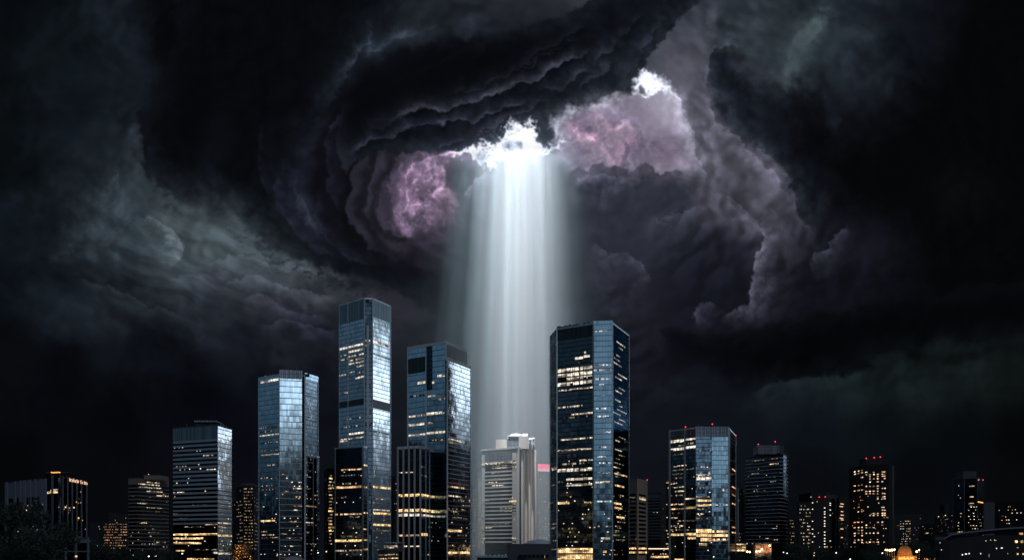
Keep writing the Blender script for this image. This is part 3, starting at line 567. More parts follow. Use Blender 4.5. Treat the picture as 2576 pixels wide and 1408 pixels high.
# ------------------------------------------------------------------ buildings
class Tower:
    def __init__(s, name, label, cat, tops, mats, D, ref=0, ybase=None, roof='roof_felt', deep=None, group=None, insert=None, body='curtain_wall', root=None, z0=0., bodylabel=None):
        """tops: (px, py) of the roof corners seen, left to right; mats: one per wall between them"""
        s.z1 = zat(tops[ref][1], D); s.z0 = z0; s.ref = D
        if abs(HY-tops[ref][1]) > 45: P = [(xat(px, (s.z1-CAMZ)*FOC/(HY-py)), (s.z1-CAMZ)*FOC/(HY-py)) for px, py in tops]
        else: P = [(xat(px, D+9*abs(i-ref)), D+9*abs(i-ref)) for i, (px, py) in enumerate(tops)]      # roofs near eye level
        s.P = P; s.mats = mats; s.wins = []
        if root is None:
            c = (sum(p[0] for p in P)/len(P), sum(p[1] for p in P)/len(P)+10); s.root = empty(name, (c[0], c[1], 0), label, cat, group)
        else: s.root = root
        chain = list(P); ml = list(mats)
        if insert:                                          # (wall index, depth): that stretch is set back as a slot
            i, dp = insert; a, b = P[i], P[i+1]; ml = ml[:i]+[ml[i]]*3+ml[i+1:]; chain = P[:i+1]+[(a[0], a[1]+dp), (b[0], b[1]+dp)]+P[i+1:]
        back = [(P[0][0]+P[-1][0]-P[1][0], P[0][1]+P[-1][1]-P[1][1])] if len(P) == 3 else []
        if not back or not P[0][0]/P[0][1] < back[0][0]/back[0][1] < P[-1][0]/P[-1][1]:
            far = max(P[-1][1], P[0][1])+(deep or 30.); back = [(p[0]/p[1]*far*.999+e, far) for p, e in ((P[-1], -.3), (P[0], .3))]
        s.full = chain+back; names = []; mis = []
        for k in ml: 
            if k not in names: names.append(k)
            mis.append(names.index(k))
        side = names.index(ml[-1]) if ml else 0; mis += [side]*(len(back)+1); names.append(roof)
        mb = MB(); n = len(s.full); u = 0
        for i in range(n):
            a, b = s.full[i], s.full[(i+1) % n]; L = math.hypot(b[0]-a[0], b[1]-a[1])
            mb.quad((a[0], a[1], z0), (b[0], b[1], z0), (b[0], b[1], s.z1), (a[0], a[1], s.z1), [(u, z0), (u+L, z0), (u+L, s.z1), (u, s.z1)], mis[i]); u += L+.37
        mb.poly([(p[0], p[1], s.z1) for p in s.full], len(names)-1); s.body = mb.build(body, M(*names), s.root)
        if bodylabel: s.body['label'] = bodylabel
        # parapet
        s.belt(s.z1-.2, s.z1+1.1, mats[0] if mats[0][:3] in ('con', 'bla', 'bro') else 'concrete_dark' if mats[0] == 'glass_black' else 'steel', .25, 'parapet', raw=True)
    def seg(s, i):
        a, b = s.P[i], s.P[i+1]; L = max(.01, math.hypot(b[0]-a[0], b[1]-a[1])); t = ((b[0]-a[0])/L, (b[1]-a[1])/L); n = (t[1], -t[0]); return a, b, L, t, n
    def z_on(s, py, i=0, end=0):                            # height of a picture row measured on a corner of wall i
        return zat(py, s.P[i+end][1])
    def belt(s, ya, yb, mat, proud=.25, name='belt', faces=None, raw=False, label=None):
        z0, z1 = (ya, yb) if raw else (zat(yb, s.P[0][1] if not faces else s.P[faces[0]][1]), zat(ya, s.P[0][1] if not faces else s.P[faces[0]][1]))
        out = []
        for i in (faces if faces is not None else range(len(s.P)-1)):
            a, b, L, t, n = s.seg(i); e = proud
            q = [(a[0]-t[0]*e*.9+n[0]*e, a[1]-t[1]*e*.9+n[1]*e), (b[0]+t[0]*e*.9+n[0]*e, b[1]+t[1]*e*.9+n[1]*e), (b[0]-n[0]*.1, b[1]-n[1]*.1), (a[0]-n[0]*.1, a[1]-n[1]*.1)]
            mb = MB(); mb.prism(q, z0, z1); out.append(mb)
        m = MB()
        for k in out:
            off = len(m.v); m.v += k.v; m.f += [tuple(i+off for i in f) for f in k.f]; m.uv += k.uv; m.mi += k.mi
        o = m.build(name, M(mat), s.root)
        if label: o['label'] = label
        return o
    def ledges(s, i, y0, y1, frac, fh, mat, proud=.35, name='floor_band', top=None):
        z = s.z_on(y0, i); zb = s.z_on(y1, i); k = 0
        while z-fh > zb and k < 60:
            a, b, L, t, n = s.seg(i); h = fh*frac
            q = [(a[0]+n[0]*proud, a[1]+n[1]*proud), (b[0]+n[0]*proud, b[1]+n[1]*proud), (b[0]-n[0]*.1, b[1]-n[1]*.1), (a[0]-n[0]*.1, a[1]-n[1]*.1)]
            mb = MB(); mb.prism(q, z-h, z); mb.build(name, M(mat), s.root); z -= fh; k += 1
    def fin(s, i, t, w, mat='steel_white', y0=None, y1=None, proud=.5, name='corner_fin'):
        a, b, L, tt, n = s.seg(i); z1 = s.z1+1.2 if y0 is None else s.z_on(y0, i); z0 = s.z0 if y1 is None else s.z_on(y1, i)
        c = (a[0]+tt[0]*L*t, a[1]+tt[1]*L*t); h = w/2
        q = [(c[0]-tt[0]*h+n[0]*proud, c[1]-tt[1]*h+n[1]*proud), (c[0]+tt[0]*h+n[0]*proud, c[1]+tt[1]*h+n[1]*proud), (c[0]+tt[0]*h-n[0]*.2, c[1]+tt[1]*h-n[1]*.2), (c[0]-tt[0]*h-n[0]*.2, c[1]-tt[1]*h-n[1]*.2)]
        mb = MB(); mb.prism(q, z0, z1); return mb.build(name, M(mat), s.root)
    def row(s, i, y, t0, t1, mat='win_warm', h=1.9, off=.14, end=0):
        z = s.z_on(y, i, end); h = h if mat in ('win_gold', 'win_bright', 'win_room', 'win_room_warm') or h > 2.3 else h*.68
        s.wins.append((i, z, t0, t1, mat, h, off))
    def zrow(s, i, z, t0, t1, mat, h, off=.14): s.wins.append((i, z, t0, t1, mat, h, off))
    def zone(s, i, y0, y1, p, mat, seg=(.1, .5), n=(1, 3), t=(.02, .98), fh=3.8, h=1.5):
        z = s.z_on(y1, i); zt = s.z_on(y0, i); z = math.ceil(z/fh)*fh+fh*.3
        while z < zt:
            if random.random() < p:
                for k in range(random.randint(*n)):
                    l = random.uniform(*seg); a = random.uniform(t[0], max(t[0], t[1]-l)); s.zrow(i, z, a, min(t[1], a+l), mat if isinstance(mat, str) else random.choice(mat), h*random.uniform(.55, 1.1))
            z += fh
    def specks(s, i, y0, y1, n, mats=('dot_warm', 'dot_white'), t=(.03, .97), fh=3.8, w=(.5, 1.5), h=(.5, 1.05)):
        a, b, L, tt, nn = s.seg(i); z0 = s.z_on(y1, i); z1 = s.z_on(y0, i)
        for k in range(int(n*.6)):
            z = math.floor((z0+(z1-z0)*random.random()**1.3)/fh)*fh+fh*.3; tc = random.uniform(*t); ww = random.uniform(*w)/L
            s.zrow(i, z, max(0, tc-ww/2), min(1, tc+ww/2), random.choice(mats), random.uniform(*h))
    def grid(s, i, y0, y1, nx, fh, p, mats=('dot_warm',), t=(.06, .94), w=.4, h=1.2):
        z = s.z_on(y1, i); zt = s.z_on(y0, i)
        while z < zt:
            for k in range(nx):
                if random.random() < p:
                    c = t[0]+(t[1]-t[0])*(k+.5)/nx; hw = w*(t[1]-t[0])/nx/2*random.uniform(.6, 1.2); s.zrow(i, z, c-hw, c+hw, random.choice(mats), h*random.uniform(.6, 1.15))
            z += fh
    def finish(s, limit=96):
        """every lit window a part; past the limit the smallest go into one part of kind stuff"""
        def add(mb, w, names):
            i, z, t0, t1, mat, h, off = w; a, b, L, t, n = s.seg(i)
            p = (a[0]+t[0]*L*t0+n[0]*off, a[1]+t[1]*L*t0+n[1]*off); q = (a[0]+t[0]*L*t1+n[0]*off, a[1]+t[1]*L*t1+n[1]*off)
            if mat not in names: names.append(mat)
            mb.quad((p[0], p[1], z), (q[0], q[1], z), (q[0], q[1], z+h), (p[0], p[1], z+h), [(L*t0, z), (L*t1, z), (L*t1, z+h), (L*t0, z+h)], names.index(mat))
        ws = []                                             # no two panes over one another
        for w in s.wins:
            if w[2] < w[3] and not any(o[0] == w[0] and o[1] < w[1]+w[5] and w[1] < o[1]+o[5] and o[2] < w[3] and w[2] < o[3] for o in ws): ws.append(w)
        ws.sort(key=lambda w: -(w[3]-w[2])*s.seg(w[0])[2]*w[5])
        for w in ws[:limit]:
            mb = MB(); nm = []; add(mb, w, nm); mb.build('lit_window', M(*nm), s.root)
        if ws[limit:]:
            mb = MB(); nm = []
            for w in ws[limit:]: add(mb, w, nm)
            tag(mb.build('lit_window', M(*nm), s.root), kind='stuff')
    def block(s, px0, px1, py, D, depth, mat, name='penthouse', py0=None, rz=0., roof='roof_felt'):
        x0, x1 = xat(px0, D), xat(px1, D); z1 = zat(py, D); z0 = s.z1-.3 if py0 is None else zat(py0, D)
        mb = MB(); mb.box(((x0+x1)/2, D+depth/2, z0), x1-x0, depth, z1-z0, rz); return mb.build(name, M(mat), s.root)
    def beacon(s, px, py, D, r=.7, mat='dot_red', mast=3.):
        r *= .72; p = at(px, py, D); mb = MB(); mb.ball(p, r, r, r, 8, 6); o = mb.build('beacon', M(mat), s.root)
        mb = MB(); mb.tube((p[0], p[1], p[2]-mast), (p[0], p[1], p[2]-r*.6), .14, .1, 5); mb.build('beacon_mast', M('steel'), s.root)
    def mast(s, px, py, D, base, name='antenna', r=.22):
        p = at(px, py, D); mb = MB(); mb.tube((p[0], p[1], base), p, r, r*.5, 6); mb.tube((p[0]-.7, p[1], p[2]-3), (p[0]+.7, p[1], p[2]-3), .1, .1, 5); mb.build(name, M('steel'), s.root)
    def plant(s, px, py, D, w, d=5, h=None, mat='concrete_dark', name='roof_plant'):
        p = at(px, py, D); hh = p[2]-s.z1+.1; mb = MB(); mb.box((p[0], D+d/2, s.z1-.1), w, d, hh); mb.build(name, M(mat), s.root)
solid('band_blue', (.40, .48, .58), .55, .25, .4, .1); solid('band_grey', (.40, .44, .50), .7, .3, .3); solid('line_grey', (.42, .45, .52), .6, .35, .4); solid('band_dim', (.19, .21, .27), .7, .3, .3); solid('band_brown', (.26, .22, .20), .8, .3, .3)
solid('cool_roof', (.45, .6, .7), .5, .3, .4); solid('dome_gold', (.55, .30, .10), .6, .35, .8); solid('foliage', (.045, .06, .05), .8, .5, .6)
louver('crown_pale', (.50, .58, .68), 1.8, .4, .45, 4.); window_light('curtain_orange', (1., .26, .03), 1.2, cell=.5, low=.3); window_light('win_room', (1., .66, .40), 1.6, cell=1.3, on=.93, low=.35); window_light('win_room_warm', (1., .45, .22), 1.5, cell=1.3, on=.93, low=.35)
glow('dot_amber', (1., .40, .12), .7)
K = .936
c1 = lambda y: (1100+y*.287)*K
c3 = lambda y: (960+y*.3865)*K
c4 = lambda y: (780+y*.5138)*K
c5 = lambda y: (900+y*.4288)*K
c6 = lambda y: (1130+y*.2657)*K
c7 = lambda y: (840+y*.4717)*K
c8 = lambda y: (1120+y*.2727)*K
c9 = lambda y: (1180+y*.23)*K
def ground():
    mb = MB(); n = 24; R = 9000
    for i in range(n):
        for j in range(n):
            a = [(-R+2*R*(i+di)/n, -1500+(R+1500)*(j+dj)/n, 0) for di, dj in ((0, 0), (1, 0), (1, 1), (0, 1))]; mb.quad(*a)
    tag(mb.build('ground', M('ground_dark')), kind='structure')
    mb = MB(); mb.quad((-1500, 880, .004), (1500, 880, .004), (1500, 902, .004), (-1500, 902, .004)); tag(mb.build('road', M('asphalt')), kind='structure')
ground()
def roof_gear(t, items):
    for px, py, D, kind in items:
        p = at(px, py, D); base = t.z1-.2
        mb = MB()
        if kind == 'cradle': mb.box((p[0], p[1], base), 2.2, 2, 2.4); mb.tube((p[0], p[1], base+2.3), (p[0]+4.5, p[1]-3, p[2]), .25, .18, 5); mb.build('window_cradle', M('steel'), t.root)
        elif kind == 'unit': mb.box((p[0], p[1], base), random.uniform(2, 5), 3, p[2]-base); mb.build('roof_plant', M('concrete_dark'), t.root)
        elif kind == 'rail':
            for k in range(7): mb.tube((p[0]+k*1.5, p[1], base), (p[0]+k*1.5, p[1], p[2]), .07, .07, 4)
            mb.tube((p[0], p[1], p[2]), (p[0]+9, p[1], p[2]), .08, .08, 4); mb.build('railing', M('steel'), t.root)
# ---- 1 banded office tower with the low penthouse
t = Tower('office_tower', 'banded office tower with low overhanging penthouse and rows of gold windows near the bottom', 'tower', [(436, 1078), (548, 1070), (583, 1080)], ['glass_black', 'glass_bright'], 950, 1)
t.belt(t.z1-13, t.z1, 'louver_blue', .3, 'crown_panel', faces=[0], raw=True)
t.ledges(0, c1(0)+(300-0)*.2687, 1330, .46, 3.65, 'band_blue')
t.ledges(1, 1230, 1330, .40, 3.65, 'band_blue')
for y, a, b, m in ((1150, 0, 1, 'win_gold'), (1187, 0, .68, 'win_gold'), (1230, 0, .64, 'win_gold'), (1298, .03, .28, 'win_warm'), (1058, .72, 1, 'win_warm'), (1320, .9, 1, 'win_bright'), (1378, .32, .92, 'win_gold'), (1290, .44, 1, 'win_sparse'), (1078, .25, .7, 'win_sparse'), (757, 0, .25, 'win_cream'), (425, .68, .9, 'win_cream'), (490, .58, .82, 'win_warm'), (562, .76, .96, 'win_bright'), (515, .05, .3, 'win_sparse'), (530, .4, .9, 'win_sparse'), (880, .3, .8, 'win_sparse'), (957, .0, .18, 'win_sparse_cool'), (1000, 0, .3, 'win_sparse_cool')):
    t.row(0, c1(y)+7, a, b, m, 1.5)
for y, a, b, m in ((1150, 0, 1, 'win_gold'), (1030, .1, .95, 'win_warm'), (1100, .1, .9, 'win_sparse'), (1320, 0, 1, 'win_bright'), (1290, .1, .9, 'win_sparse'), (1230, 0, 1, 'win_sparse'), (1060, 0, .35, 'win_warm')):
    t.row(1, c1(y)+9, a, b, m, 1.5)
t.specks(0, 1110, 1380, 46); t.specks(1, 1250, 1380, 14)
mb = MB(); mb.box((xat(524, 975), 985, t.z1-.3), 21, 24, 5.2); mb.build('penthouse', M('louver_dark'), t.root)
mb = MB(); mb.prism([(xat(488, 968), 968), (xat(545, 968), 968), (xat(560, 990), 992), (xat(503, 990), 996)], t.z1+4.9, t.z1+6.3); mb.build('penthouse_roof', M('panel_white'), t.root)
t.mast(470, 1064, 960, t.z1); t.finish()
# ---- slender apartment tower behind
t = Tower('apartment_tower', 'slender dark apartment tower with domed cap and fine gold light strings', 'tower', [(594, 1228), (612, 1222), (638, 1222), (650, 1232)], ['black_wall', 'black_wall', 'black_wall'], 1300, 1, deep=28)
for px in (600, 612, 622, 631, 640): t.fin(1, (px-612)/26 if 612 <= px <= 638 else .5, .5, 'concrete_dark', name='wall_rib') if 612 <= px <= 638 else None
t.grid(0, 1232, 1380, 4, 4.2, .45, ('dot_dim',)); t.grid(1, 1226, 1380, 9, 3.6, .62, ('dot_dim', 'dot_dim', 'dot_dim', 'dot_warm')); t.grid(2, 1235, 1380, 5, 4.2, .4, ('dot_dim',))
mb = MB(); mb.ball((xat(624, 1315), 1318, t.z1), 11, 10, 5, 12, 5, True); mb.build('roof_cap', M('concrete_dark'), t.root); t.finish()
t = Tower('background_block', 'dark background block just left of the slender apartment tower', 'building', [(586, 1262), (597, 1260), (650, 1266)], ['black_wall', 'black_wall'], 1500, 1); t.specks(0, 1265, 1380, 10); t.finish()
# ---- 2 faceted glass tower
t = Tower('glass_tower', 'faceted blue glass tower with a bright pale middle face and an antenna on its roof', 'tower', [(651, 952), (702.5, 943), (703.5, 943), (759.5, 945.5), (766.5, 946), (799.4, 956)], ['glass_mid', 'glass_mid', 'glass_pale', 'glass_black', 'glass_deep'], 1080, 1, deep=26, insert=None)
t.belt(t.z1-3, t.z1+5.2, 'panel_white', .5, 'raised_crown', faces=[2], raw=True)
t.belt(t.z1-2, t.z1+3.4, 'glass_mid', .45, 'raised_crown', faces=[4], raw=True)
t.fin(4, .0, .9, 'steel_white', proud=.8); t.fin(4, 1., .6, 'steel'); t.fin(1, .5, .6, 'steel'); t.fin(4, .66, .5, 'steel', y0=c3(690), name='wall_rib'); t.fin(0, 0, .5, 'steel')
for y in (255, 425, 580, 672): t.belt(zat(c3(y)+3, t.P[4][1]), zat(c3(y), t.P[4][1]), 'steel_white', .3, 'floor_belt', faces=[4], raw=True)
t.row(0, c3(182), .1, .98, 'win_bright', 2.0)
for y, a, b, m in ((490, .05, .98, 'win_sparse'), (517, .05, .98, 'win_sparse'), (542, .05, .98, 'win_cream'), (595, .1, .95, 'win_sparse'), (648, .1, .95, 'win_sparse'), (678, .05, .98, 'win_cream'), (750, .4, .8, 'win_cream'), (835, .05, .95, 'win_sparse'), (890, .1, .9, 'win_sparse'), (917, .1, .8, 'win_sparse'), (1133, .1, .8, 'win_gold'), (1205, .1, .45, 'win_warm'), (1228, .1, .75, 'win_cream'), (1247, .15, 1, 'win_sparse')):
    t.row(0, c3(y)+3, a, b, m, 1.5)
for y, a, b, m in ((903, .6, 1, 'win_cream'), (925, .2, 1, 'win_sparse'), (962, .7, 1, 'win_warm'), (1025, .6, 1, 'win_warm'), (1053, .6, .75, 'win_cream'), (1133, .45, .75, 'win_warm'), (1250, .3, 1, 'win_sparse'), (470, .86, .98, 'win_bright'), (1220, .1, .8, 'win_sparse')):
    t.row(2, c3(y)+3, a, b, m, 1.6)
for y, a, b, m in ((905, 0, .55, 'win_sparse'), (1025, 0, .9, 'win_warm'), (1110, 0, .6, 'win_sparse'), (1140, 0, .7, 'win_cream'), (1158, .2, .95, 'win_sparse'), (1210, 0, .6, 'win_sparse'), (1290, .1, .9, 'win_sparse_cool')):
    t.row(4, c3(y)+3, a, b, m, 1.6)
t.specks(0, 1140, 1395, 30); t.specks(2, 1180, 1395, 46); t.specks(4, 1000, 1395, 40, ('dot_dim', 'dot_warm'))
for k in range(26): t.row(4, random.uniform(960, 1200), *(lambda a: (a, a+random.uniform(.2, .7)))(random.uniform(0, .3)), 'win_sparse_cool', 1.1)
t.mast(747, 920, 1090, t.z1); t.plant(732, 931, 1085, 3, 3); roof_gear(t, ((668, 941, 1098, 'cradle'), (676, 943, 1095, 'unit'), (685, 942, 1092, 'rail'), (775, 940, 1090, 'unit'))); t.finish()
w = Tower(None, None, None, [(797, 1149), (803, 1150)], ['glass_deep'], 1100, 0, deep=14, root=t.root, body='side_wing'); w.specks(0, 1160, 1390, 16, ('dot_dim', 'dot_warm')); w.finish(16)
# ---- narrow block
t = Tower('narrow_block', 'narrow black block with a ladder of short lit floors beside the tallest glass tower', 'building', [(815, 1186), (824, 1180), (842, 1181)], ['black_wall', 'black_wall'], 1150, 1)
for k in range(22): t.row(1, 1196+k*8.2, .05+.2*random.random(), .5+.45*random.random(), random.choice(('win_warm', 'win_gold', 'win_sparse')), 1.6)
t.specks(0, 1200, 1380, 12, ('dot_dim', 'dot_warm')); t.finish()
# ---- 3 tallest tower
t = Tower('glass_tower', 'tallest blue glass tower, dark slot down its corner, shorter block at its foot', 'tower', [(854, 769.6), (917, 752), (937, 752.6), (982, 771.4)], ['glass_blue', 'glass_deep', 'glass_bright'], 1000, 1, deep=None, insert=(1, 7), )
t.belt(t.z1-17, t.z1+.1, 'louver_blue', .3, 'crown_louvers', faces=[0], raw=True); t.belt(t.z1-15, t.z1+.1, 'louver_blue', .3, 'crown_louvers', faces=[2], raw=True)
t.belt(zat(c4(610), 1020), zat(c4(578), 1020), 'louver_dark', .3, 'plant_belt', faces=[0], raw=True); t.belt(zat(c4(620), 1010), zat(c4(575), 1010), 'louver_dark', .3, 'plant_belt', faces=[2], raw=True)
t.fin(0, 0, .7, 'steel'); t.fin(0, 1, 1.0, 'steel_white'); t.fin(0, .36, .7, 'steel_white', name='wall_rib'); t.fin(2, 0, .8, 'steel_white'); t.fin(2, 1, .6, 'steel')
mb = MB(); mb.box((xat(925.5, 1000), 1001, zat(1126, 1000)), 1.7, 2, zat(820, 1000)-zat(1126, 1000)); mb.build('service_riser', M('steel_white'), t.root)
for y, a, b, m in ((280, 0, 1, 'win_bright'), (305, .38, 1, 'win_bright'), (314, 0, .34, 'win_sparse'), (328, .38, 1, 'win_cream'), (337, 0, .34, 'win_sparse'), (350, .4, 1, 'win_cream'), (367, .38, 1, 'win_cream'), (388, .7, 1, 'win_cream'), (416, 0, .34, 'win_cream'), (411, .4, .6, 'win_cream'), (447, .65, 1, 'win_bright'), (420, .65, 1, 'win_sparse'), (512, 0, .34, 'win_sparse'), (560, 0, .9, 'win_sparse_cool'), (650, .3, .9, 'win_sparse_cool'), (690, .1, .8, 'win_sparse_cool'), (730, .4, 1, 'win_bright'), (752, 0, 1, 'win_cream'), (762, .02, .34, 'win_cream')):
    t.row(0, c4(y)+16, a, b, m, 1.7)
t.row(2, c4(266)+2, 0, 1, 'win_bright', 2.2); t.row(2, c4(268)+2, .0, 1., 'win_white', 2.)
for y, a, b, m in ((1030, 0, 1, 'win_gold'), (1148, 0, 1, 'win_cream'), (1168, 0, 1, 'win_gold'), (1228, 0, 1, 'win_gold'), (740, 0, .9, 'win_sparse_cool'), (1255, 0, 1, 'win_sparse'), (1090, .1, .7, 'win_sparse'), (335, 0, 1, 'win_sparse_cool')):
    t.row(2, c4(y), a, b, m, 1.8)
for k in range(14): t.fin(2, (k+1)/15, .22, 'steel', y0=c4(720), name='mullion', proud=.25)
t.row(1, c4(266), .1, .7, 'win_sparse'); t.row(1, c4(292), .1, .6, 'win_cream'); t.row(1, c4(698), .1, .9, 'win_sparse')
t.specks(2, 1250, 1390, 30, ('dot_dim', 'dot_warm')); t.plant(920, 751, 1006, 5, 4); roof_gear(t, ((905, 750, 1015, 'rail'), (950, 751, 1016, 'cradle'), (870, 762, 1030, 'unit'))); t.finish()
w = Tower(None, None, None, [(843.5, 1128.5), (913, 1123.6), (925, 1126)], ['glass_deep', 'glass_deep'], 986, 1, deep=8, root=t.root, body='annex_block')
w.fin(0, 0, .6, 'steel'); w.fin(0, 1, 1.3, 'steel'); w.fin(1, 1, .5, 'steel_white')
w.zrow
for y, a, b, m in ((938, .22, .98, 'win_warm'), (1030, .03, .98, 'win_gold'), (1168, 0, .98, 'win_warm'), (1182, .5, .9, 'win_sparse'), (1307, 0, .98, 'win_gold'), (1357, 0, .45, 'win_cream'), (1355, .5, .98, 'win_warm'), (1010, .1, .9, 'win_sparse'), (1283, .45, .85, 'win_sparse'), (968, .2, .9, 'win_sparse_cool'), (1080, .1, .4, 'win_sparse')):
    w.row(0, c4(y)+3, a, b, m, 1.9)
for y in (1030, 1165, 1307, 1355, 915, 1250): w.row(1, c4(y), .05, .95, 'win_warm', 1.8)
w.specks(0, 1180, 1395, 34); w.finish(60)
# ---- dark block and the lit terrace building between 3 and 4
t = Tower('background_block', 'dark block in the gap to the right of the tallest glass tower', 'building', [(980, 1206), (990, 1200), (1004, 1200)], ['black_wall', 'black_wall'], 1300, 1); t.specks(1, 1205, 1370, 14, ('dot_dim', 'dot_warm')); t.finish()
t = Tower('terraced_building', 'low stepped building with three glowing floors at the foot of the towers', 'building', [(952, 1388), (975, 1385), (1002, 1386)], ['concrete_dark', 'concrete_dark'], 900, 1, roof='concrete_dark')
mb = MB(); mb.box((xat(985, 905), 925, t.z1-.2), 15, 20, 5.6); mb.build('upper_storey', M('concrete_dark'), t.root)
for y, x0, x1, d in ((1373.5, 966, 1000, 914.6), (1377.5, 966, 1000, 914.6)):
    mb = MB(); z = zat(y, d); mb.quad((xat(x0, d), d, z), (xat(x1, d), d, z), (xat(x1, d), d, z+.9), (xat(x0, d), d, z+.9), [(0, z), (14, z), (14, z+1), (0, z+1)]); mb.build('lit_window', M('win_cream'), t.root)
t.row(0, 1396, .05, .95, 'win_warm', 1.2); t.row(1, 1395, .02, .98, 'win_warm', 1.2); t.row(0, 1405, .05, .95, 'win_warm', 1.2); t.row(1, 1404, .02, .98, 'win_warm', 1.2)
mb = MB(); mb.box((xat(988, 912), 918, zat(1365.4, 912)), 13, 12, 1.1); mb.build('roof_canopy', M('panel_white'), t.root); t.finish()
# ---- 4 tower with white edges
t = Tower('glass_tower', 'glass tower outlined by thin white edges, with a ribbed block at its foot', 'tower', [(1026, 876.6), (1072, 868.5), (1120.5, 861), (1121, 861), (1173.5, 883.5)], ['glass_mid', 'glass_mid', 'glass_blue', 'glass_blue'], 945, 2)
t.root.name = 'glass_tower'
top = t
t.belt(t.z1-1, t.z1+1.3, 'steel_white', .35, 'crown_edge', raw=True)
t.fin(0, 0, .8, 'steel_white'); t.fin(0, 1, 1.1, 'steel_white'); t.fin(3, 0, 1.2, 'steel_white', name='corner_fin'); t.fin(3, 1, .9, 'steel_white')
t.belt(t.z1-22, t.z1-9, 'louver_dark', .3, 'plant_screen', faces=[0], raw=True); t.belt(t.z1-19, t.z1-1, 'louver_dark', .3, 'plant_screen', faces=[3], raw=True)
mb = MB(); a, b, L, tt, n = t.seg(1); mb.prism([(a[0]+n[0]*.2, a[1]+n[1]*.2), (a[0]+tt[0]*7+n[0]*.25, a[1]+tt[1]*7+n[1]*.25), (a[0]+tt[0]*7, a[1]+tt[1]*7), a], t.z1-38, t.z1-1); mb.build('slot_shade_panel', M('glass_black'), t.root)  # dark panel laid flat on the wall, imitating the shade inside a slot
for y, a, b, m in ((305, 0, 1, 'win_bright'), (265, 0, .01, 'win_cream'), (380, .1, .9, 'win_sparse_cool'), (505, .05, 1, 'win_cream'), (560, .05, .9, 'win_bright'), (552, .5, 1, 'win_sparse'), (627, .05, 1, 'win_bright')):
    t.row(0, c5(y)+5, .55 if y == 305 else a, b, m, 2.)
for y, a, b, m in ((297, .1, .42, 'win_bright'), (262, .6, .98, 'win_bright'), (378, .1, .5, 'win_cream'), (405, .6, 1, 'win_sparse'), (490, .02, .95, 'win_bright'), (545, .1, .35, 'win_cream'), (612, .02, 1, 'win_bright'), (415, .1, .8, 'win_sparse_cool'), (657, .1, .9, 'win_sparse')):
    t.row(1, c5(y)+5, a, b, m, 2.1)
t.finish()
# the taller right wing steps forward
w = Tower(None, None, None, [(1119.5, 902), (1125, 901.5), (1184.5, 925)], ['glass_deep', 'glass_bright'], 938, 1, root=t.root, body='stepped_wing')
w.fin(1, 0, 1.1, 'steel_white'); w.fin(1, 1, .6, 'steel'); w.belt(w.z1-1, w.z1+.9, 'steel_white', .4, 'crown_edge', raw=True)
w.zone(1, c5(480), c5(900), .55, 'win_sparse_cool', (.15, .5), (1, 2), h=1.2)
for y, a, b, m in ((648, .02, .7, 'win_cream'), (668, .02, .45, 'win_sparse'), (945, .02, .75, 'win_warm'), (1003, 0, .6, 'win_cream'), (1020, .5, 1, 'win_sparse'), (1225, .02, .6, 'win_gold'), (1363, 0, .95, 'win_gold'), (1100, .05, .5, 'win_sparse'), (1140, .2, .9, 'win_sparse'), (1250, .3, .8, 'win_sparse')):
    w.row(1, c5(y)+2, a, b, m, 1.9)
w.specks(1, 1240, 1395, 90, ('dot_dim', 'dot_dim', 'dot_warm')); w.finish(80)
w = Tower(None, None, None, [(1001.7, 1126.6), (1058, 1123.4), (1115, 1142.7)], ['glass_black', 'glass_deep'], 915, 1, root=t.root, body='ribbed_annex')
for q in (0, .25, .5, .75, 1.): w.fin(0, q, 1.25, 'concrete_pale', name='wall_rib', proud=.9)
w.fin(1, 1, .7, 'steel'); w.belt(w.z1-1, w.z1+1.2, 'steel_white', .4, 'roof_edge', raw=True)
w.fin(1, .22, .4, 'steel', name='wall_rib'); w.fin(1, .38, .5, 'steel', name='wall_rib')
for y, m, b in ((1003, 'win_gold', .75), (1097, 'win_gold', .8), (1125, 'win_bright', .8), (1250, 'win_warm', .3)):
    for q in range(4): w.row(0, c5(y)+4, q*.25+.03, q*.25+.2, m, 2.2)
    w.row(1, c5(y)+2, .01, b, 'win_gold' if m != 'win_bright' else 'win_cream', 2.2)
for q in (.05, .3, .55): w.row(0, c5(855)+4, q, q+.14, 'win_cream', 1.2)
for q in (.28, .55, .8): w.row(0, c5(1315)+4, q, q+.15, 'win_cream', 1.4)
for y in (1318, 1330, 1342, 1354, 1367, 1390): w.row(1, c5(y), .6, 1, 'win_gold', 1.7)
w.row(1, c5(1398), .0, .9, 'win_gold', 1.7); w.row(1, c5(1250), .8, 1, 'win_gold', 1.8); w.row(1, c5(828), .02, .2, 'win_sparse_cool'); w.row(1, c5(880), .02, .25, 'win_sparse_cool')
for k in range(7): w.plant(1062+k*6, 1121+k*1.6+random.random()*2, 925+k*3, random.uniform(1.5, 4), 3, mat='panel_white')
w.specks(1, 1200, 1395, 20, ('dot_dim', 'dot_warm')); w.finish(70)
# ---- hazy blocks left of the central tower
t = Tower('apartment_block', 'narrow hazy speckled apartment block touching the left of the framed concrete tower', 'building', [(1199, 1189), (1203, 1188), (1216, 1188)], ['concrete_warm', 'concrete_warm'], 1750, 1)
t.grid(1, 1206, 1375, 5, 4.2, .8, ('dot_dim', 'dot_warm')); t.belt(t.z1-7, t.z1, 'brownstone', .3, 'roof_band', raw=True); t.finish()
t = Tower('apartment_block', 'lower hazy apartment block left of the speckled one, close to the white-edged glass tower', 'building', [(1180, 1224), (1188, 1222), (1200, 1223)], ['concrete_dark', 'concrete_dark'], 1850, 1)
t.grid(1, 1232, 1380, 5, 5, .5, ('dot_dim', 'dot_warm')); t.specks(0, 1250, 1385, 12); t.finish()
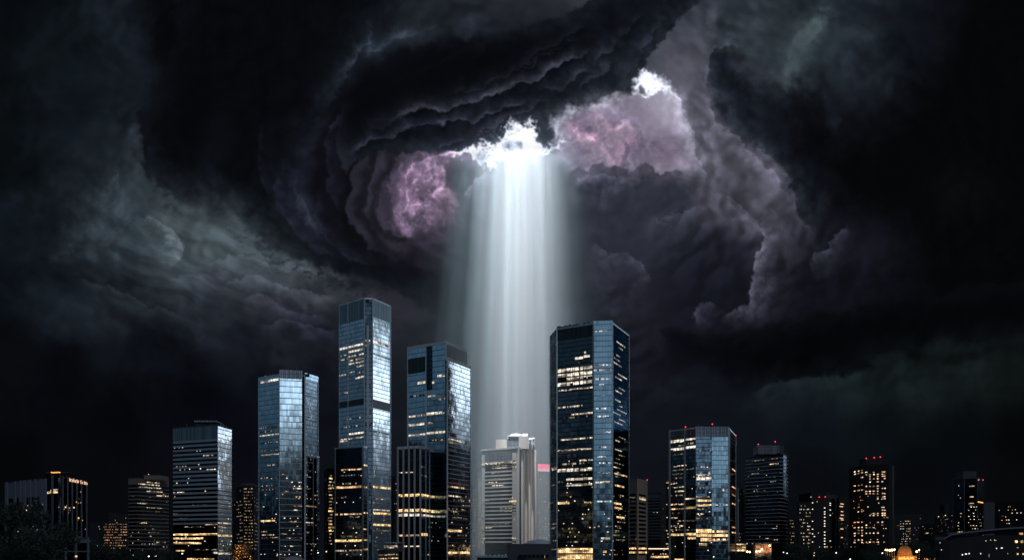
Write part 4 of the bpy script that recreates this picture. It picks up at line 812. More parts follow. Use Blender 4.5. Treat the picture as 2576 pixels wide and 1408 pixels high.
# ---- central framed tower in the shaft of light
t = Tower('framed_tower', 'grey concrete framed tower standing in the shaft of light', 'tower', [(1212, 1132), (1299, 1125.5), (1347, 1134)], ['concrete_warm', 'concrete_warm'], 1400, 1)
f0 = t
a, b, L, tt, n = t.seg(0)
mb = MB(); q = lambda u, e: (a[0]+tt[0]*L*u+n[0]*e, a[1]+tt[1]*L*u+n[1]*e)
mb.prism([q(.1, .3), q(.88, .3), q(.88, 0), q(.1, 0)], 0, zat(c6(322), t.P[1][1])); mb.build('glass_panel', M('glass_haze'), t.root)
mb = MB(); mb.prism([q(.1, .8), q(.88, .8), q(.88, .35), q(.1, .35)], zat(c6(410), 1407), zat(c6(322), 1407)); mb.build('louver_screen', M('louver_grey'), t.root)
z = zat(c6(500), 1407)
while z > 20:
    mb = MB(); mb.prism([q(.1, .75), q(.88, .75), q(.88, .3), q(.1, .3)], z-1.9, z); mb.build('floor_band', M('concrete_warm'), t.root); z -= 4.85
t.P[0:2] = [q(.1, .4), q(.88, .4)]
for y, a_, b_, m in ((432, 0, 1, 'win_bright'), (445, 0, 1, 'win_cream'), (470, .3, 1, 'win_sparse'), (490, .3, 1, 'win_cream'), (595, .2, .9, 'win_sparse'), (630, .2, .5, 'win_cream'), (665, .3, .7, 'win_cream'), (540, .3, .6, 'win_white'), (675, .1, .4, 'win_sparse'), (765, .1, .4, 'win_sparse'), (830, .8, 1, 'win_gold'), (810, 0, .2, 'win_cream'), (925, .5, 1, 'win_sparse'), (960, 0, .3, 'win_white'), (1085, .0, .3, 'win_warm'), (1192, 0, 1, 'win_cream'), (1232, 0, 1, 'win_sparse'), (1050, .3, .8, 'win_sparse'), (895, .5, 1, 'win_sparse'), (870, .8, 1, 'win_sparse')):
    t.row(0, c6(y), a_, b_, m, 1.9, off=.5)
t.specks(0, 1210, 1385, 40, ('dot_white', 'dot_dim')); t.P[0:2] = [tuple(p) for p in [t.full[0], t.full[1]]]
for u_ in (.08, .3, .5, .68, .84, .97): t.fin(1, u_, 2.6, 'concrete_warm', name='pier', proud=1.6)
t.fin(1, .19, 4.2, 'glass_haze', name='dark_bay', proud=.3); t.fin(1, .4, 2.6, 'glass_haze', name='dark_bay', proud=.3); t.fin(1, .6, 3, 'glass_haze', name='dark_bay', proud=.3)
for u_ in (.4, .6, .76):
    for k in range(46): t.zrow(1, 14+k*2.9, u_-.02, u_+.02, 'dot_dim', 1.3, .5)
t.belt(t.z1-1, t.z1+.8, 'concrete_pale', .6, 'roof_edge', raw=True)
def blk(nm, x0, x1, y, D, dep, mat): t.block(x0, x1, y, D, dep, mat, nm)
blk('upper_block', 1247, 1279, 1104.5, 1420, 26, 'concrete_warm'); blk('upper_block', 1278.5, 1306, 1096, 1413, 30, 'louver_grey'); blk('upper_block', 1305, 1329.5, 1096.5, 1410, 34, 'concrete_warm'); blk('upper_block', 1329, 1345, 1104, 1425, 24, 'concrete_pale')
p = at(1298, 1096, 1425); mb = MB(); mb.ball((p[0], p[1], p[2]), 8, 8, 3.0, 14, 5, True); mb.build('roof_dome', M('snow_membrane'), t.root)
mb = MB(); mb.box((xat(1291.5, 1412), 1425, zat(1097.5, 1412)), 15, 26, 1.6); mb.build('roof_slab', M('snow_membrane'), t.root)
for px, py, w_, h_ in ((1318, 1092, 5, 6), (1325, 1091, 3, 5), (1334, 1102, 4, 4), (1342, 1101, 3, 4)):
    mb = MB(); p = at(px, py, 1422); mb.ball((p[0], p[1], p[2]-w_*.4), w_*.6, w_*.6, w_*.6, 9, 5); mb.box((p[0], p[1], p[2]-h_-2), w_*.5, w_*.5, h_); mb.build('roof_unit', M('snow_membrane'), t.root)
t.finish()
# ---- pink-topped block
t = Tower('apartment_block', 'hazy blue apartment block crowned by a glowing pink sign band', 'building', [(1347, 1182), (1353, 1179), (1390, 1181)], ['concrete_dark', 'concrete_dark'], 1800, 1)
z = t.z1; a, b, L, tt, n = t.seg(1)
mb = MB(); mb.prism([(a[0], a[1]-.5), (b[0], b[1]-.5), (b[0], b[1]+12), (a[0], a[1]+12)], z-1, z+8.5); mb.build('sign_band', M('pink_sign'), t.root)
mb = MB(); mb.prism([(a[0], a[1]-1), (b[0], b[1]-1), (b[0], b[1]+.1), (a[0], a[1]+.1)], z-3, z+1.2); mb.build('sign_base', M('pink_sign_pale'), t.root)
t.grid(1, 1192, 1352, 11, 4.4, .42, ('dot_dim', 'dot_white', 'dot_dim')); t.finish()
# ---- domed membrane roof, dark hall and pale low roof below it
r = empty('domed_hall', (xat(1352, 1250), 1262, 0), 'white membrane dome roof on a round hall just behind the flat dark hall', 'dome')
p = at(1356, 1374, 1250); mb = MB(); mb.ball((p[0], p[1]+14, p[2]), 16.5, 14, zat(1354.5, 1264)-p[2], 22, 7, True); mb.build('dome_roof', M('snow_membrane'), r)
mb = MB(); mb.ball((xat(1329, 1245), 1256, p[2]), 8.5, 7, zat(1365, 1250)-p[2], 14, 5, True); mb.build('side_canopy', M('snow_membrane'), r)
mb = MB(); mb.tube((p[0]-2, p[1]+14, 0), (p[0]-2, p[1]+14, p[2]+.1), 16, 16, 22); mb.build('drum_wall', M('concrete_dark'), r)
t = Tower('flat_hall', 'low dark flat-roofed hall in front of the white dome', 'building', [(1277, 1371), (1279, 1370.5), (1388, 1370.5)], ['concrete_dark', 'concrete_dark'], 800, 1)
for k in range(7):
    mb = MB(); x0 = xat(1304+k*11, 799); mb.box((x0+1.5, 799.2, zat(1402, 799)), 2.6, .6, 2.3); mb.build('dark_bay', M('glass_black'), t.root)
t.row(1, 1402, .83, .86, 'win_gold', 1.8); t.finish()
r = empty('low_roof', (xat(1243, 850), 855, 0), 'pale bluish flat canopy roof at the foot of the framed tower', 'canopy')
mb = MB(); mb.prism([(xat(1196, 850), 850), (xat(1290, 850), 850), (xat(1282, 880), 880), (xat(1204, 880), 880)], zat(1401, 850), zat(1396.5, 850)); mb.build('roof', M('cool_roof'), r)
mb = MB(); mb.prism([(xat(1200, 852), 852), (xat(1286, 852), 852), (xat(1280, 878), 878), (xat(1206, 878), 878)], 0, zat(1401, 852)); mb.build('wall', M('concrete_dark'), r)
for k in range(9):
    mb = MB(); x = xat(1204+k*9.5+random.random()*4, 862); mb.box((x, 862, zat(1396.5, 850)), random.uniform(.5, 1.6), 1, random.uniform(.5, 1.5)); mb.build('roof_unit', M('snow_membrane'), r)
# ---- 5 big dark tower
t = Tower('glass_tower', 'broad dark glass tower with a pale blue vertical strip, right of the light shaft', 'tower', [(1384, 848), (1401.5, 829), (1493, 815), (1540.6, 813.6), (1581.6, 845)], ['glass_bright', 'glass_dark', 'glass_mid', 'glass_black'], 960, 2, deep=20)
t.belt(t.z1-2, t.z1+2.6, 'glass_mid', .35, 'raised_crown', faces=[2], raw=True)
for i in (0, 1, 2): t.fin(i, 1, .8, 'steel')
t.fin(0, 0, .6, 'steel'); t.fin(3, 1, .6, 'steel'); t.fin(3, 0, .7, 'steel')
a, b, L, tt, n = t.seg(1)
for k in range(9): mb = MB(); u_ = .06+k*.1; hh = random.uniform(1, 3.2); mb.box((a[0]+tt[0]*L*u_, a[1]+tt[1]*L*u_+2, t.z1), random.uniform(1.5, 4), 2, hh); mb.build('roof_plant', M('concrete_dark'), t.root)
t.belt(t.z1-10, t.z1-.3, 'louver_dark', .25, 'crown_louvers', faces=[1], raw=True)
def R5(i, y, a, b, m, h=2.0): t.row(i, y+8 if i == 1 else y, a, b, m, h)
for y, p, m, h in ((324, .0, 'win_bright', 2.7), (352, 0, 'win_bright', 2.7), (375, .0, 'win_bright', 2.4), (403, 0, 'win_bright', 2.7)):
    for u0, u1 in ((.02, .25), (.27, .43), (.45, .62), (.64, .8), (.82, .98)):
        if not (y == 375 and u0 < .2): R5(1, c7(y), u0, u1, m, h)
for y, a_, b_, m in ((263, .5, .72, 'win_bright'), (236, .75, .8, 'win_bright'), (288, .6, .95, 'win_sparse'), (258, .74, .9, 'win_bright'), (432, .05, .98, 'win_cream'), (528, .03, .7, 'win_cream'), (573, .4, .98, 'win_cream'), (590, .02, .98, 'win_sparse'), (712, .02, .98, 'win_cream'), (772, .02, .98, 'win_cream'), (835, .62, .98, 'win_cream'), (850, .1, .9, 'win_sparse'), (950, .02, .2, 'win_cream'), (940, .25, .98, 'win_bright'), (972, .25, .98, 'win_bright'), (1072, .02, .35, 'win_gold'), (1070, .75, .98, 'win_warm'), (1215, .05, .6, 'win_sparse'), (1210, .1, .9, 'win_sparse'), (915, .5, 1, 'win_sparse'), (1290, .3, .8, 'win_sparse')):
    R5(1, c7(y), a_, b_, m, 1.9)
for u0, u1 in ((.02, .25), (.27, .45), (.47, .62), (.64, .8), (.82, .98)): R5(1, c7(890), u0, u1, 'win_bright', 2.7)
for y in (1362, 1398): R5(1, c7(y)-6, .02, .98, 'win_gold', 4.2)
for y, a_, b_, m in ((105, .1, .7, 'win_white'), (298, .05, .95, 'win_white'), (327, .05, .95, 'win_white'), (378, .1, .95, 'win_white'), (410, .3, .55, 'win_white'), (476, .4, .6, 'win_white'), (545, .15, .7, 'win_white'), (680, .6, .9, 'win_white'), (765, .3, .7, 'win_white'), (820, .2, .7, 'win_white'), (855, .2, .95, 'win_white'), (910, .2, .95, 'win_white'), (965, .1, .9, 'win_bright'), (1073, .1, .95, 'win_white'), (1287, .4, .9, 'win_bright'), (1215, .1, .95, 'win_sparse_cool'), (1360, .5, .7, 'win_gold'), (590, .2, .8, 'win_white')):
    t.row(2, c7(y)+2, a_, b_, m, 1.8)
for y in range(150, 1340, 26):
    if random.random() < .62: a_ = random.uniform(.0, .4); t.row(3, c7(y), a_, min(1, a_+random.uniform(.2, .6)), random.choice(('win_sparse', 'win_cream', 'win_sparse')) if y < 900 else 'win_gold' if random.random() < .4 else 'win_sparse', 1.5)
t.row(3, c7(890), 0, 1, 'win_gold', 2); t.row(3, c7(915), .1, .9, 'win_warm', 2); t.row(3, c7(340), .1, .7, 'win_cream', 1.8)
t.zone(0, c7(880), c7(1390), .4, 'win_sparse', (.3, .8), (1, 1)); t.row(0, c7(905), .3, 1, 'win_cream', 2.2)
t.specks(1, 1150, 1380, 60); t.specks(3, 1240, 1395, 50, ('dot_dim', 'dot_warm')); t.specks(2, 1260, 1390, 14, ('dot_warm', 'dot_white')); t.finish()
# ---- beige piered building, small banded one, lit-top one
t = Tower('piered_building', 'brown stone building with a broad middle pier, right next to the broad dark tower', 'building', [(1578, 1208), (1603, 1205), (1629, 1211)], ['brownstone', 'brownstone'], 1150, 1)
for i in (0, 1):
    a, b, L, tt, n = t.seg(i); z = zat(1240, t.P[1][1]); u0, u1 = (.15, .86) if i == 0 else (.14, .8)
    while z > 8:
        mb = MB(); q = lambda u, e: (a[0]+tt[0]*L*u+n[0]*e, a[1]+tt[1]*L*u+n[1]*e); mb.prism([q(u0, .25), q(u1, .25), q(u1, 0), q(u0, 0)], z-2.2, z); mb.build('ribbon_glass', M('glass_black'), t.root); z -= 4.3
t.row(0, c8(770)+8, .2, .85, 'win_sparse', 1.7, off=.3); t.row(0, c8(803)+2, .2, .85, 'win_gold', 1.8, off=.3); t.row(1, c8(810), .15, .8, 'win_gold', 1.8, off=.3); t.row(1, c8(790), .15, .8, 'win_sparse', 1.6, off=.3)
for y in (1300, 1340): t.row(0, c8(y), .1, .9, 'win_gold', 1.7, off=.3); t.row(1, c8(y), .1, .9, 'win_gold', 1.7, off=.3)
t.specks(0, 1250, 1370, 10, ('dot_dim', 'dot_warm')); t.beacon(1628, 1206, 1150, .8); t.finish()
t = Tower('banded_building', 'small grey banded building right of the brown stone building', 'building', [(1631, 1242), (1661, 1241), (1676, 1244)], ['glass_black', 'black_wall'], 1250, 1)
t.ledges(0, 1254, 1362, .5, 3.3, 'band_grey', .4); t.belt(t.z1-4.5, t.z1, 'band_grey', .4, 'roof_band', faces=[0], raw=True); t.specks(0, 1265, 1350, 16, ('dot_white', 'dot_warm')); t.specks(1, 1265, 1370, 10, ('dot_dim',)); t.finish()
t = Tower('background_block', 'dark block with gold top band behind the glass tower with red roof lights', 'building', [(1671, 1212), (1675, 1210), (1700, 1210)], ['black_wall', 'black_wall'], 1320, 1)
t.row(1, 1214, .02, .5, 'win_gold', 2.2); t.specks(1, 1218, 1380, 36, t=(.02, .6)); t.finish()
t = Tower('low_terrace', 'long low building with a bright white roof edge strip left of the glass tower base', 'building', [(1629, 1378), (1631, 1377), (1684, 1377)], ['black_wall', 'black_wall'], 1180, 1)
mb = MB(); a, b, L, tt, n = t.seg(1); mb.prism([(a[0], a[1]-.5), (b[0], b[1]-.5), (b[0], b[1]), (a[0], a[1])], t.z1-1.2, t.z1-.3); mb.build('light_strip', M('strip_white'), t.root); t.row(1, 1402, .1, .95, 'win_gold', 2.); t.specks(1, 1382, 1400, 12); t.finish()
# ---- 6 glass tower with red roof lights
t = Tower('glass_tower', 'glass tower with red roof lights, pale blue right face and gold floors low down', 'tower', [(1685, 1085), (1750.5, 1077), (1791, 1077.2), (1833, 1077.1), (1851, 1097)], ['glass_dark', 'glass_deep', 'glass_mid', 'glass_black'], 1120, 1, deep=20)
t.belt(t.z1-9, t.z1, 'louver_grey', .3, 'crown_panel', faces=[0], raw=True)
t.belt(t.z1-8, t.z1+1.8, 'crown_pale', .6, 'raised_crown', faces=[1, 2], raw=True)
t.fin(0, 0, 1.8, 'concrete_pale', proud=.8); t.fin(0, .585, 1.3, 'concrete_pale', name='wall_rib', proud=.8); t.fin(2, 1, 1.1, 'steel_white', proud=.9); t.fin(3, 1, .5, 'steel'); t.fin(3, .1, 1.0, 'steel', name='wall_rib', proud=.6)
t.fin(3, 0., 1.0, 'steel')
for y, a_, b_, m, h in ((222, .04, .56, 'win_bright', 2.8), (213, .62, .99, 'win_bright', 2.8), (300, .04, .56, 'win_bright', 2.4), (295, .62, .99, 'win_bright', 2.4), (252, .62, .95, 'win_sparse', 2), (262, .3, .56, 'win_sparse', 2), (345, .1, .56, 'win_sparse', 2), (460, .15, .65, 'win_cream', 1.9), (497, .1, .95, 'win_sparse', 1.9), (540, .1, .5, 'win_sparse', 1.8), (578, .1, .5, 'win_sparse', 1.8), (628, .04, .3, 'win_cream', 2), (665, .1, .56, 'win_cream', 2), (706, .2, .56, 'win_cream', 2), (745, .04, .5, 'win_sparse', 1.8), (785, .6, .99, 'win_cream', 2), (833, .04, .56, 'win_warm', 2), (878, .04, .56, 'win_warm', 2), (875, .62, .99, 'win_gold', 2.2), (918, .1, .4, 'win_sparse', 1.8), (965, .04, .3, 'win_cream', 1.8), (995, .1, .99, 'win_sparse', 1.8), (1045, .04, .56, 'win_cream', 2.2), (1082, .04, .5, 'win_sparse', 2), (1133, .04, .56, 'win_gold', 2.2), (1130, .62, .99, 'win_gold', 2.2), (1168, .7, .99, 'win_gold', 2.2), (1390, .2, .56, 'win_gold', 3.4), (1085, .62, 1, 'win_sparse_cool', 1.8)):
    t.row(0, c8(y)+9, a_, b_, m, h)
for y, a_, b_, m, h in ((330, .05, .9, 'win_sparse', 1.8), (488, .3, .75, 'win_cream', 1.8), (568, .02, .95, 'win_cream', 2.2), (612, .02, .95, 'win_bright', 2.8), (655, .02, .5, 'win_sparse', 2), (700, .05, .6, 'win_sparse', 2), (783, .02, .85, 'win_cream', 2), (823, .05, .98, 'win_gold', 2), (868, .02, .98, 'win_gold', 2), (908, .1, .5, 'win_cream', 2), (952, .05, .6, 'win_cream', 2), (995, .0, .9, 'win_sparse', 1.8), (1128, .02, .98, 'win_gold', 3.4), (1168, .02, .98, 'win_gold', 3.4), (1212, .3, .98, 'win_gold', 3.2), (1258, .2, .7, 'win_gold', 2.4)):
    t.row(1, c8(y)+2, a_, b_, m, h)
for y, a_, b_, m, h in ((1128, .02, .98, 'win_gold', 2), (1168, .02, .98, 'win_gold', 2.6), (1212, .02, .98, 'win_warm', 2.4), (862, .05, .95, 'win_white', 1.8), (720, .6, .8, 'win_white', 2.5)):
    t.row(2, c8(y)+2, a_, b_, m, h)
for y in (490, 670, 840, 1080, 750, 1135): t.row(3, c8(y), .45, .95, 'win_orange', 2.)
t.specks(0, 1180, 1380, 24); t.specks(1, 1180, 1390, 18)
t.beacon(1724.5, 1073, 1125, .9); t.beacon(1792, 1066, 1130, .9); t.beacon(1851, 1094.5, 1145, .8, mast=2)
t.mast(1757, 1066, 1125, t.z1); t.plant(1760, 1070, 1125, 5, 3); t.plant(1768, 1071, 1127, 3, 3); t.plant(1812, 1073.5, 1128, 12, 6, mat='panel_white'); t.finish()
# ---- dark slab and grey slab
t = Tower('slab_block', 'thin dark slab block right of the glass tower with red roof lights', 'building', [(1854, 1231), (1857, 1230), (1868, 1231)], ['concrete_dark', 'black_wall'], 1300, 1); t.fin(0, 1, 1, 'concrete_pale'); t.specks(1, 1236, 1385, 22, ('dot_warm', 'dot_dim')); t.finish()
t = Tower('slab_block', 'plain grey windowless slab left of the dark striped tower', 'building', [(1864, 1233), (1866, 1232), (1878, 1233)], ['concrete_dark', 'concrete_dark'], 1380, 1); t.finish()
t = Tower('podium_building', 'low lit building at the foot of the dark striped tower', 'building', [(1848, 1364), (1852, 1362), (1877, 1362)], ['black_wall', 'black_wall'], 1220, 1)
for y in (1368, 1375, 1382): t.row(1, y+3, .05, .95, 'win_gold', 2.)
t.finish()
# ---- 7 dark striped tower
t = Tower('striped_tower', 'dark tower wrapped in thin pale floor lines with a box penthouse and two red lights', 'tower', [(1875.5, 1149), (1961, 1140), (1971, 1142), (1978, 1145), (1982, 1150)], ['glass_black', 'glass_black', 'glass_black', 'glass_black'], 1250, 1, deep=26)
z = t.z1-4
while z > 20:
    t.belt(z-.85, z, 'line_grey', .35, 'floor_line', raw=True); z -= 4.05
t.block(1907, 1961, 1119.5, 1253, 26, 'louver_grey'); t.block(1960.5, 1971.6, 1121, 1259, 20, 'concrete_dark')
t.beacon(1907.5, 1116.5, 1255, .9); t.beacon(1950, 1110, 1258, .9, mast=4)
for y, a_, b_, m in ((420, .1, .6, 'win_sparse'), (415, .75, .95, 'win_cream'), (468, .7, .97, 'win_warm'), (545, .1, .4, 'win_sparse'), (716, .25, .6, 'win_sparse'), (1080, .8, .95, 'win_cream'), (635, .7, .95, 'win_sparse_cool'), (590, .7, .95, 'win_sparse_cool'), (1180, .6, .7, 'win_cream'), (1190, .85, .95, 'win_cream')):
    t.row(0, c8(y)+6, a_, b_, m, 1.5, off=.2)
t.specks(0, 1160, 1370, 30, ('dot_warm', 'dot_dim', 'dot_white')); t.finish()
# ---- orange lit pavilion at its foot
r = empty('lit_pavilion', (xat(1920, 1180), 1190, 0), 'small pavilion with orange floodlit curtain front before the dark striped tower', 'pavilion')
D = 1180; mb = MB(); mb.box((xat(1921, D), D+8, 0), 17, 14, zat(1366, D)); mb.build('wall', M('brownstone'), r)
for k in range(9):
    mb = MB(); x0 = xat(1902+k*4.3, D); z0 = zat(1388, D); z1 = zat(1368+random.random()*4, D); mb.quad((x0, D+.8, z0), (x0+1.5, D+.8, z0), (x0+1.5, D+.8, z1), (x0, D+.8, z1), [(0, z0), (1.5, z0), (1.5, z1), (0, z1)]); mb.build('lit_bay', M('curtain_orange'), r)
for px, py in ((1903, 1386), (1911, 1385), (1917, 1380), (1886, 1387), (1880, 1386), (1936, 1371)):
    mb = MB(); mb.ball(at(px, py, D-3), .8, .8, .8, 7, 5); o = mb.build('flood_lamp', M('flood'), r)
# ---- right side blocks
t = Tower('round_block', 'black round-cornered block with sparse white windows and two red lights near its top', 'building', [(2010, 1245), (2040, 1241), (2082, 1241), (2100, 1247), (2108, 1253)], ['black_wall']*4, 1250, 1, deep=24)
for i, (u, ys) in ((1, (.38, (743, 815, 870, 955, 1010, 1050, 1105, 1200, 1245))), (2, (.35, (800, 845, 875, 910, 955, 985, 1015, 1085, 1120, 1160, 1190, 1225, 1258, 1298)))):
    pass
for y in (803, 848, 875, 912, 955, 985, 1015, 1085, 1120, 1160, 1190, 1225, 1258, 1298): t.row(1, c9(y), .78, .86, 'dot_white', 1.4)
for y in (743, 817, 958, 1050, 1105, 1200, 1245): t.row(1, c9(y), .06, .13, 'dot_white', 1.2)
for y in (740, 763, 820, 882, 1187): t.row(2, c9(y), .25, .42, 'dot_white', 1.3)
t.specks(1, 1260, 1385, 10); t.specks(2, 1260, 1380, 6)
t.beacon(2061, 1249, 1242, .9, mast=.8); t.beacon(2076, 1248.5, 1242, .9, mast=.8); t.beacon(2040, 1249, 1242, .6, 'dot_white', .8); t.finish()
t = Tower('apartment_block', 'speckled apartment block standing against the left of the black round-cornered block', 'building', [(2005, 1266), (2009, 1264), (2041, 1264)], ['black_wall', 'black_wall'], 1210, 1); t.grid(1, 1266, 1375, 9, 3.6, .42, ('dot_warm', 'dot_white', 'dot_dim')); t.finish()
t = Tower('apartment_block', 'small low speckled apartment block right of the dark striped tower', 'building', [(1984, 1308), (1986, 1306), (1999, 1306)], ['black_wall', 'black_wall'], 1450, 1); t.grid(1, 1308, 1380, 5, 4, .5, ('dot_warm', 'dot_dim')); t.finish()
t = Tower('side_block', 'narrow black block with a few white windows on the right of the round-cornered block', 'building', [(2104, 1254), (2109, 1252), (2126, 1255)], ['black_wall', 'black_wall'], 1290, 1)
for y in (750, 782, 840, 882, 920, 938, 1146, 1045): t.row(1, c9(y), .05+.3*random.random(), .5+.3*random.random(), 'dot_warm', 1.3)
t.specks(1, 1290, 1385, 14, ('dot_dim',)); t.finish()
t = Tower('background_block', 'faint hazy block behind and left of the tower with orange windows', 'building', [(2100, 1290), (2104, 1288), (2140, 1288)], ['black_wall', 'black_wall'], 1900, 1); t.specks(1, 1295, 1380, 30, ('dot_dim',)); t.finish()
t = Tower('apartment_tower', 'black apartment tower with orange-lit windows and three red lights on its roof box', 'tower', [(2135, 1179.5), (2178, 1171.5), (2236, 1169), (2245, 1170), (2249, 1173)], ['black_wall']*4, 1200, 1, deep=22)
t.block(2178, 2219, 1152, 1205, 22, 'black_wall', 'roof_box')
for px, py in ((2179, 1153), (2199, 1151), (2214.5, 1149.5)): t.beacon(px, py-1, 1203, .9, mast=1.5)
cols = [860, 905, 945, 993, 1036, 1080, 1128, 1182, 1208]
rows_ = {377: 1, 404: 1, 427: 2, 455: 3, 490: 4, 540: 0, 568: 5, 598: 0, 627: 3, 665: 6, 690: 6, 787: 5, 820: 5, 840: 7, 858: 2, 880: 2, 960: 0, 992: 4, 1020: 0, 1055: 7, 1085: 0, 1115: 7, 1162: 7, 1190: 0, 1215: 4}
for y, k in rows_.items():
    for j, cxp in enumerate(cols):
        pr = .95 if (k == 0 and j < 7) or (k == 1) or (k in (2, 3) and j >= 4) or (k in (4, 5, 6) and j >= 6) or (k == 7 and j < 3) else .12
        if y > 780: pr *= .75
        if random.random() < pr:
            px = (2100+cxp*.23)*K; w_ = random.uniform(3.2, 5.6); i = 0 if px < 2178 else 1; A = 2135 if i == 0 else 2178; B = 2178 if i == 0 else 2236
            t.row(i, c9(y)+(4 if i == 0 else 3), (px-w_/2-A)/(B-A), (px+w_/2-A)/(B-A), random.choice(('win_room', 'win_room', 'win_room_warm')), random.uniform(.9, 1.25))
t.specks(0, 1240, 1385, 24, ('dot_orange', 'dot_warm', 'dot_dim')); t.specks(1, 1240, 1385, 30, ('dot_warm', 'dot_dim')); t.finish()
t = Tower('apartment_block', 'distant apartment block with two columns of yellow lights', 'building', [(2246, 1296), (2250, 1294), (2318, 1294)], ['black_wall', 'black_wall'], 1900, 1)
t.grid(1, 1306, 1380, 3, 4.2, .6, ('dot_warm', 'dot_white'), t=(.2, .36), h=.8); t.grid(1, 1306, 1380, 4, 4.2, .5, ('dot_warm', 'dot_dim'), t=(.38, .6), w=.5); t.specks(1, 1302, 1380, 20, ('dot_dim',)); t.finish()
t = Tower('apartment_block', 'dark apartment block with few lights right of the distant yellow-lit block', 'building', [(2312, 1322), (2316, 1320), (2356, 1318)], ['black_wall', 'black_wall'], 1800, 1)
t.row(1, 1341, .35, .5, 'dot_warm', 1.6); t.specks(1, 1322, 1345, 14, ('dot_dim', 'dot_warm')); t.finish()
t = Tower('apartment_block', 'stepped dark apartment block just left of the boxed far tower', 'building', [(2352, 1302), (2356, 1298), (2400, 1290)], ['black_wall', 'black_wall'], 1600, 1)
t.specks(1, 1296, 1345, 44, ('dot_warm', 'dot_white', 'dot_dim')); t.row(1, 1300, .1, .16, 'dot_white', 1.5); t.row(1, 1300, .5, .56, 'dot_white', 1.5); t.block(2376, 2390, 1266, 1610, 20, 'black_wall', 'stair_tower'); t.finish()
t = Tower('boxed_tower', 'far dark tower with a grey roof box and a cluster of lights halfway up', 'tower', [(2398, 1205), (2426, 1203), (2458, 1202), (2473.6, 1206)], ['glass_black', 'glass_black', 'glass_black'], 1400, 1, deep=24)
t.block(2423.5, 2456, 1184, 1402, 22, 'concrete_dark', 'roof_box'); t.fin(1, 0, 1, 'concrete_dark'); t.fin(2, 0, .7, 'concrete_dark'); t.fin(2, 1, .6, 'concrete_dark'); t.fin(0, 0, .6, 'concrete_dark')
t.beacon(2462, 1206, 1398, .8, 'dot_orange'); t.beacon(2473, 1206, 1400, .9)
t.row(2, 1262, .1, .95, 'dot_orange', 1.8); 
for y in (545, 555, 668, 745, 775): t.row(1, c9(y)+2, .3+.1*random.random(), .6+.2*random.random(), 'win_warm', 2)
t.specks(0, 1215, 1345, 26, t=(.4, .95)); t.specks(1, 1268, 1345, 46, t=(.3, .98)); t.specks(2, 1285, 1345, 30); t.finish()
t = Tower('flat_block', 'black flat block with scattered lights and a red lamp at the far right edge', 'building', [(2502, 1264), (2505, 1263), (2620, 1258)], ['black_wall', 'black_wall'], 1300, 1)
t.row(1, 1298, .03, .2, 'win_sparse', 1.5); t.specks(1, 1270, 1318, 34, t=(0, .6)); t.beacon(2532, 1261, 1300, .8); t.beacon(2541, 1275, 1290, .8, 'dot_orange', .5); t.beacon(2576, 1272, 1295, .8, 'dot_orange', .5); t.finish()
t = Tower('slab_block', 'blank grey slab between the boxed far tower and the flat black block', 'building', [(2474, 1266), (2476, 1264), (2503, 1264)], ['concrete_dark', 'concrete_dark'], 1700, 1); t.finish()
# ---- large curved-roof building, lower right
r = empty('curved_roof_hall', (xat(2470, 520), 540, 0), 'large black hall with a long gently curved pale roof edge in the lower right corner', 'hall')
D = 520; prof = [(2376, 1352), (2392, 1342), (2420, 1337), (2470, 1332), (2520, 1327), (2580, 1323), (2680, 1321), (2800, 1330)]
mb = MB(); 
for (x0, y0), (x1, y1) in zip(prof[:-1], prof[1:]):
    A, B = at(x0, y0, D), at(x1, y1, D)
    for dz, mi in ((0, 0),):
        mb.quad((A[0], D, A[2]-.7), (B[0], D, B[2]-.7), (B[0], D, B[2]), (A[0], D, A[2])); mb.quad((A[0], D, A[2]), (B[0], D, B[2]), (B[0]*1.13, D+60, B[2]), (A[0]*1.13, D+60, A[2])); mb.quad((A[0]*1.13, D+60, A[2]-.7), (B[0]*1.13, D+60, B[2]-.7), (B[0], D, B[2]-.7), (A[0], D, A[2]-.7))
mb.build('roof', M('band_dim'), r)
mb = MB(); mb.prism([(xat(2394, D), D+3), (xat(2800, D), D+3), (xat(2800, D)*1.13, D+58), (xat(2394, D)*1.13, D+58)], 0, zat(1345, D)); mb.build('wall', M('black_wall'), r)
mb = MB(); mb.box((xat(2432, D), D+6, zat(1346, D)), 14, 4, 1.6); mb.build('roof_beam', M('concrete_dark'), r)
for px, py, w_, h_, m in ((2502, 1357, 2, 1.6, 'dot_white'), (2480, 1359, 2, 1.4, 'dot_white'), (2492, 1357, 1.6, 1.2, 'dot_white'), (2504, 1358, 5, 2, 'dot_dim'), (2556, 1361, 8, 6, 'win_gold'), (2570, 1361, 8, 6, 'win_gold'), (2568, 1341, 11, 5, 'win_gold'), (2584, 1341, 8, 5, 'win_gold'), (2507, 1378, 2.5, 2.4, 'dot_white'), (2520, 1377, 4.5, 2.6, 'dot_white'), (2430, 1392, 5, 3, 'dot_white'), (2421, 1394, 3, 3, 'dot_white'), (2438, 1391, 3, 3, 'dot_white'), (2467, 1391, 2, 3, 'dot_white'), (2560, 1392, 4, 4, 'dot_warm'), (2574, 1392, 4, 4, 'dot_warm'), (2535, 1391, 2, 3, 'dot_dim'), (2488, 1396, 1.4, 8, 'dot_dim'), (2560, 1376, 5, 2, 'dot_dim')):
    mb = MB(); p = at(px, py, D+2.8); w2 = w_/FOC*D; h2 = h_/FOC*D; mb.quad((p[0]-w2/2, p[1], p[2]-h2/2), (p[0]+w2/2, p[1], p[2]-h2/2), (p[0]+w2/2, p[1], p[2]+h2/2), (p[0]-w2/2, p[1], p[2]+h2/2), [(0, 0), (w2, 0), (w2, h2), (0, h2)]); mb.build('lit_window', M(m), r)
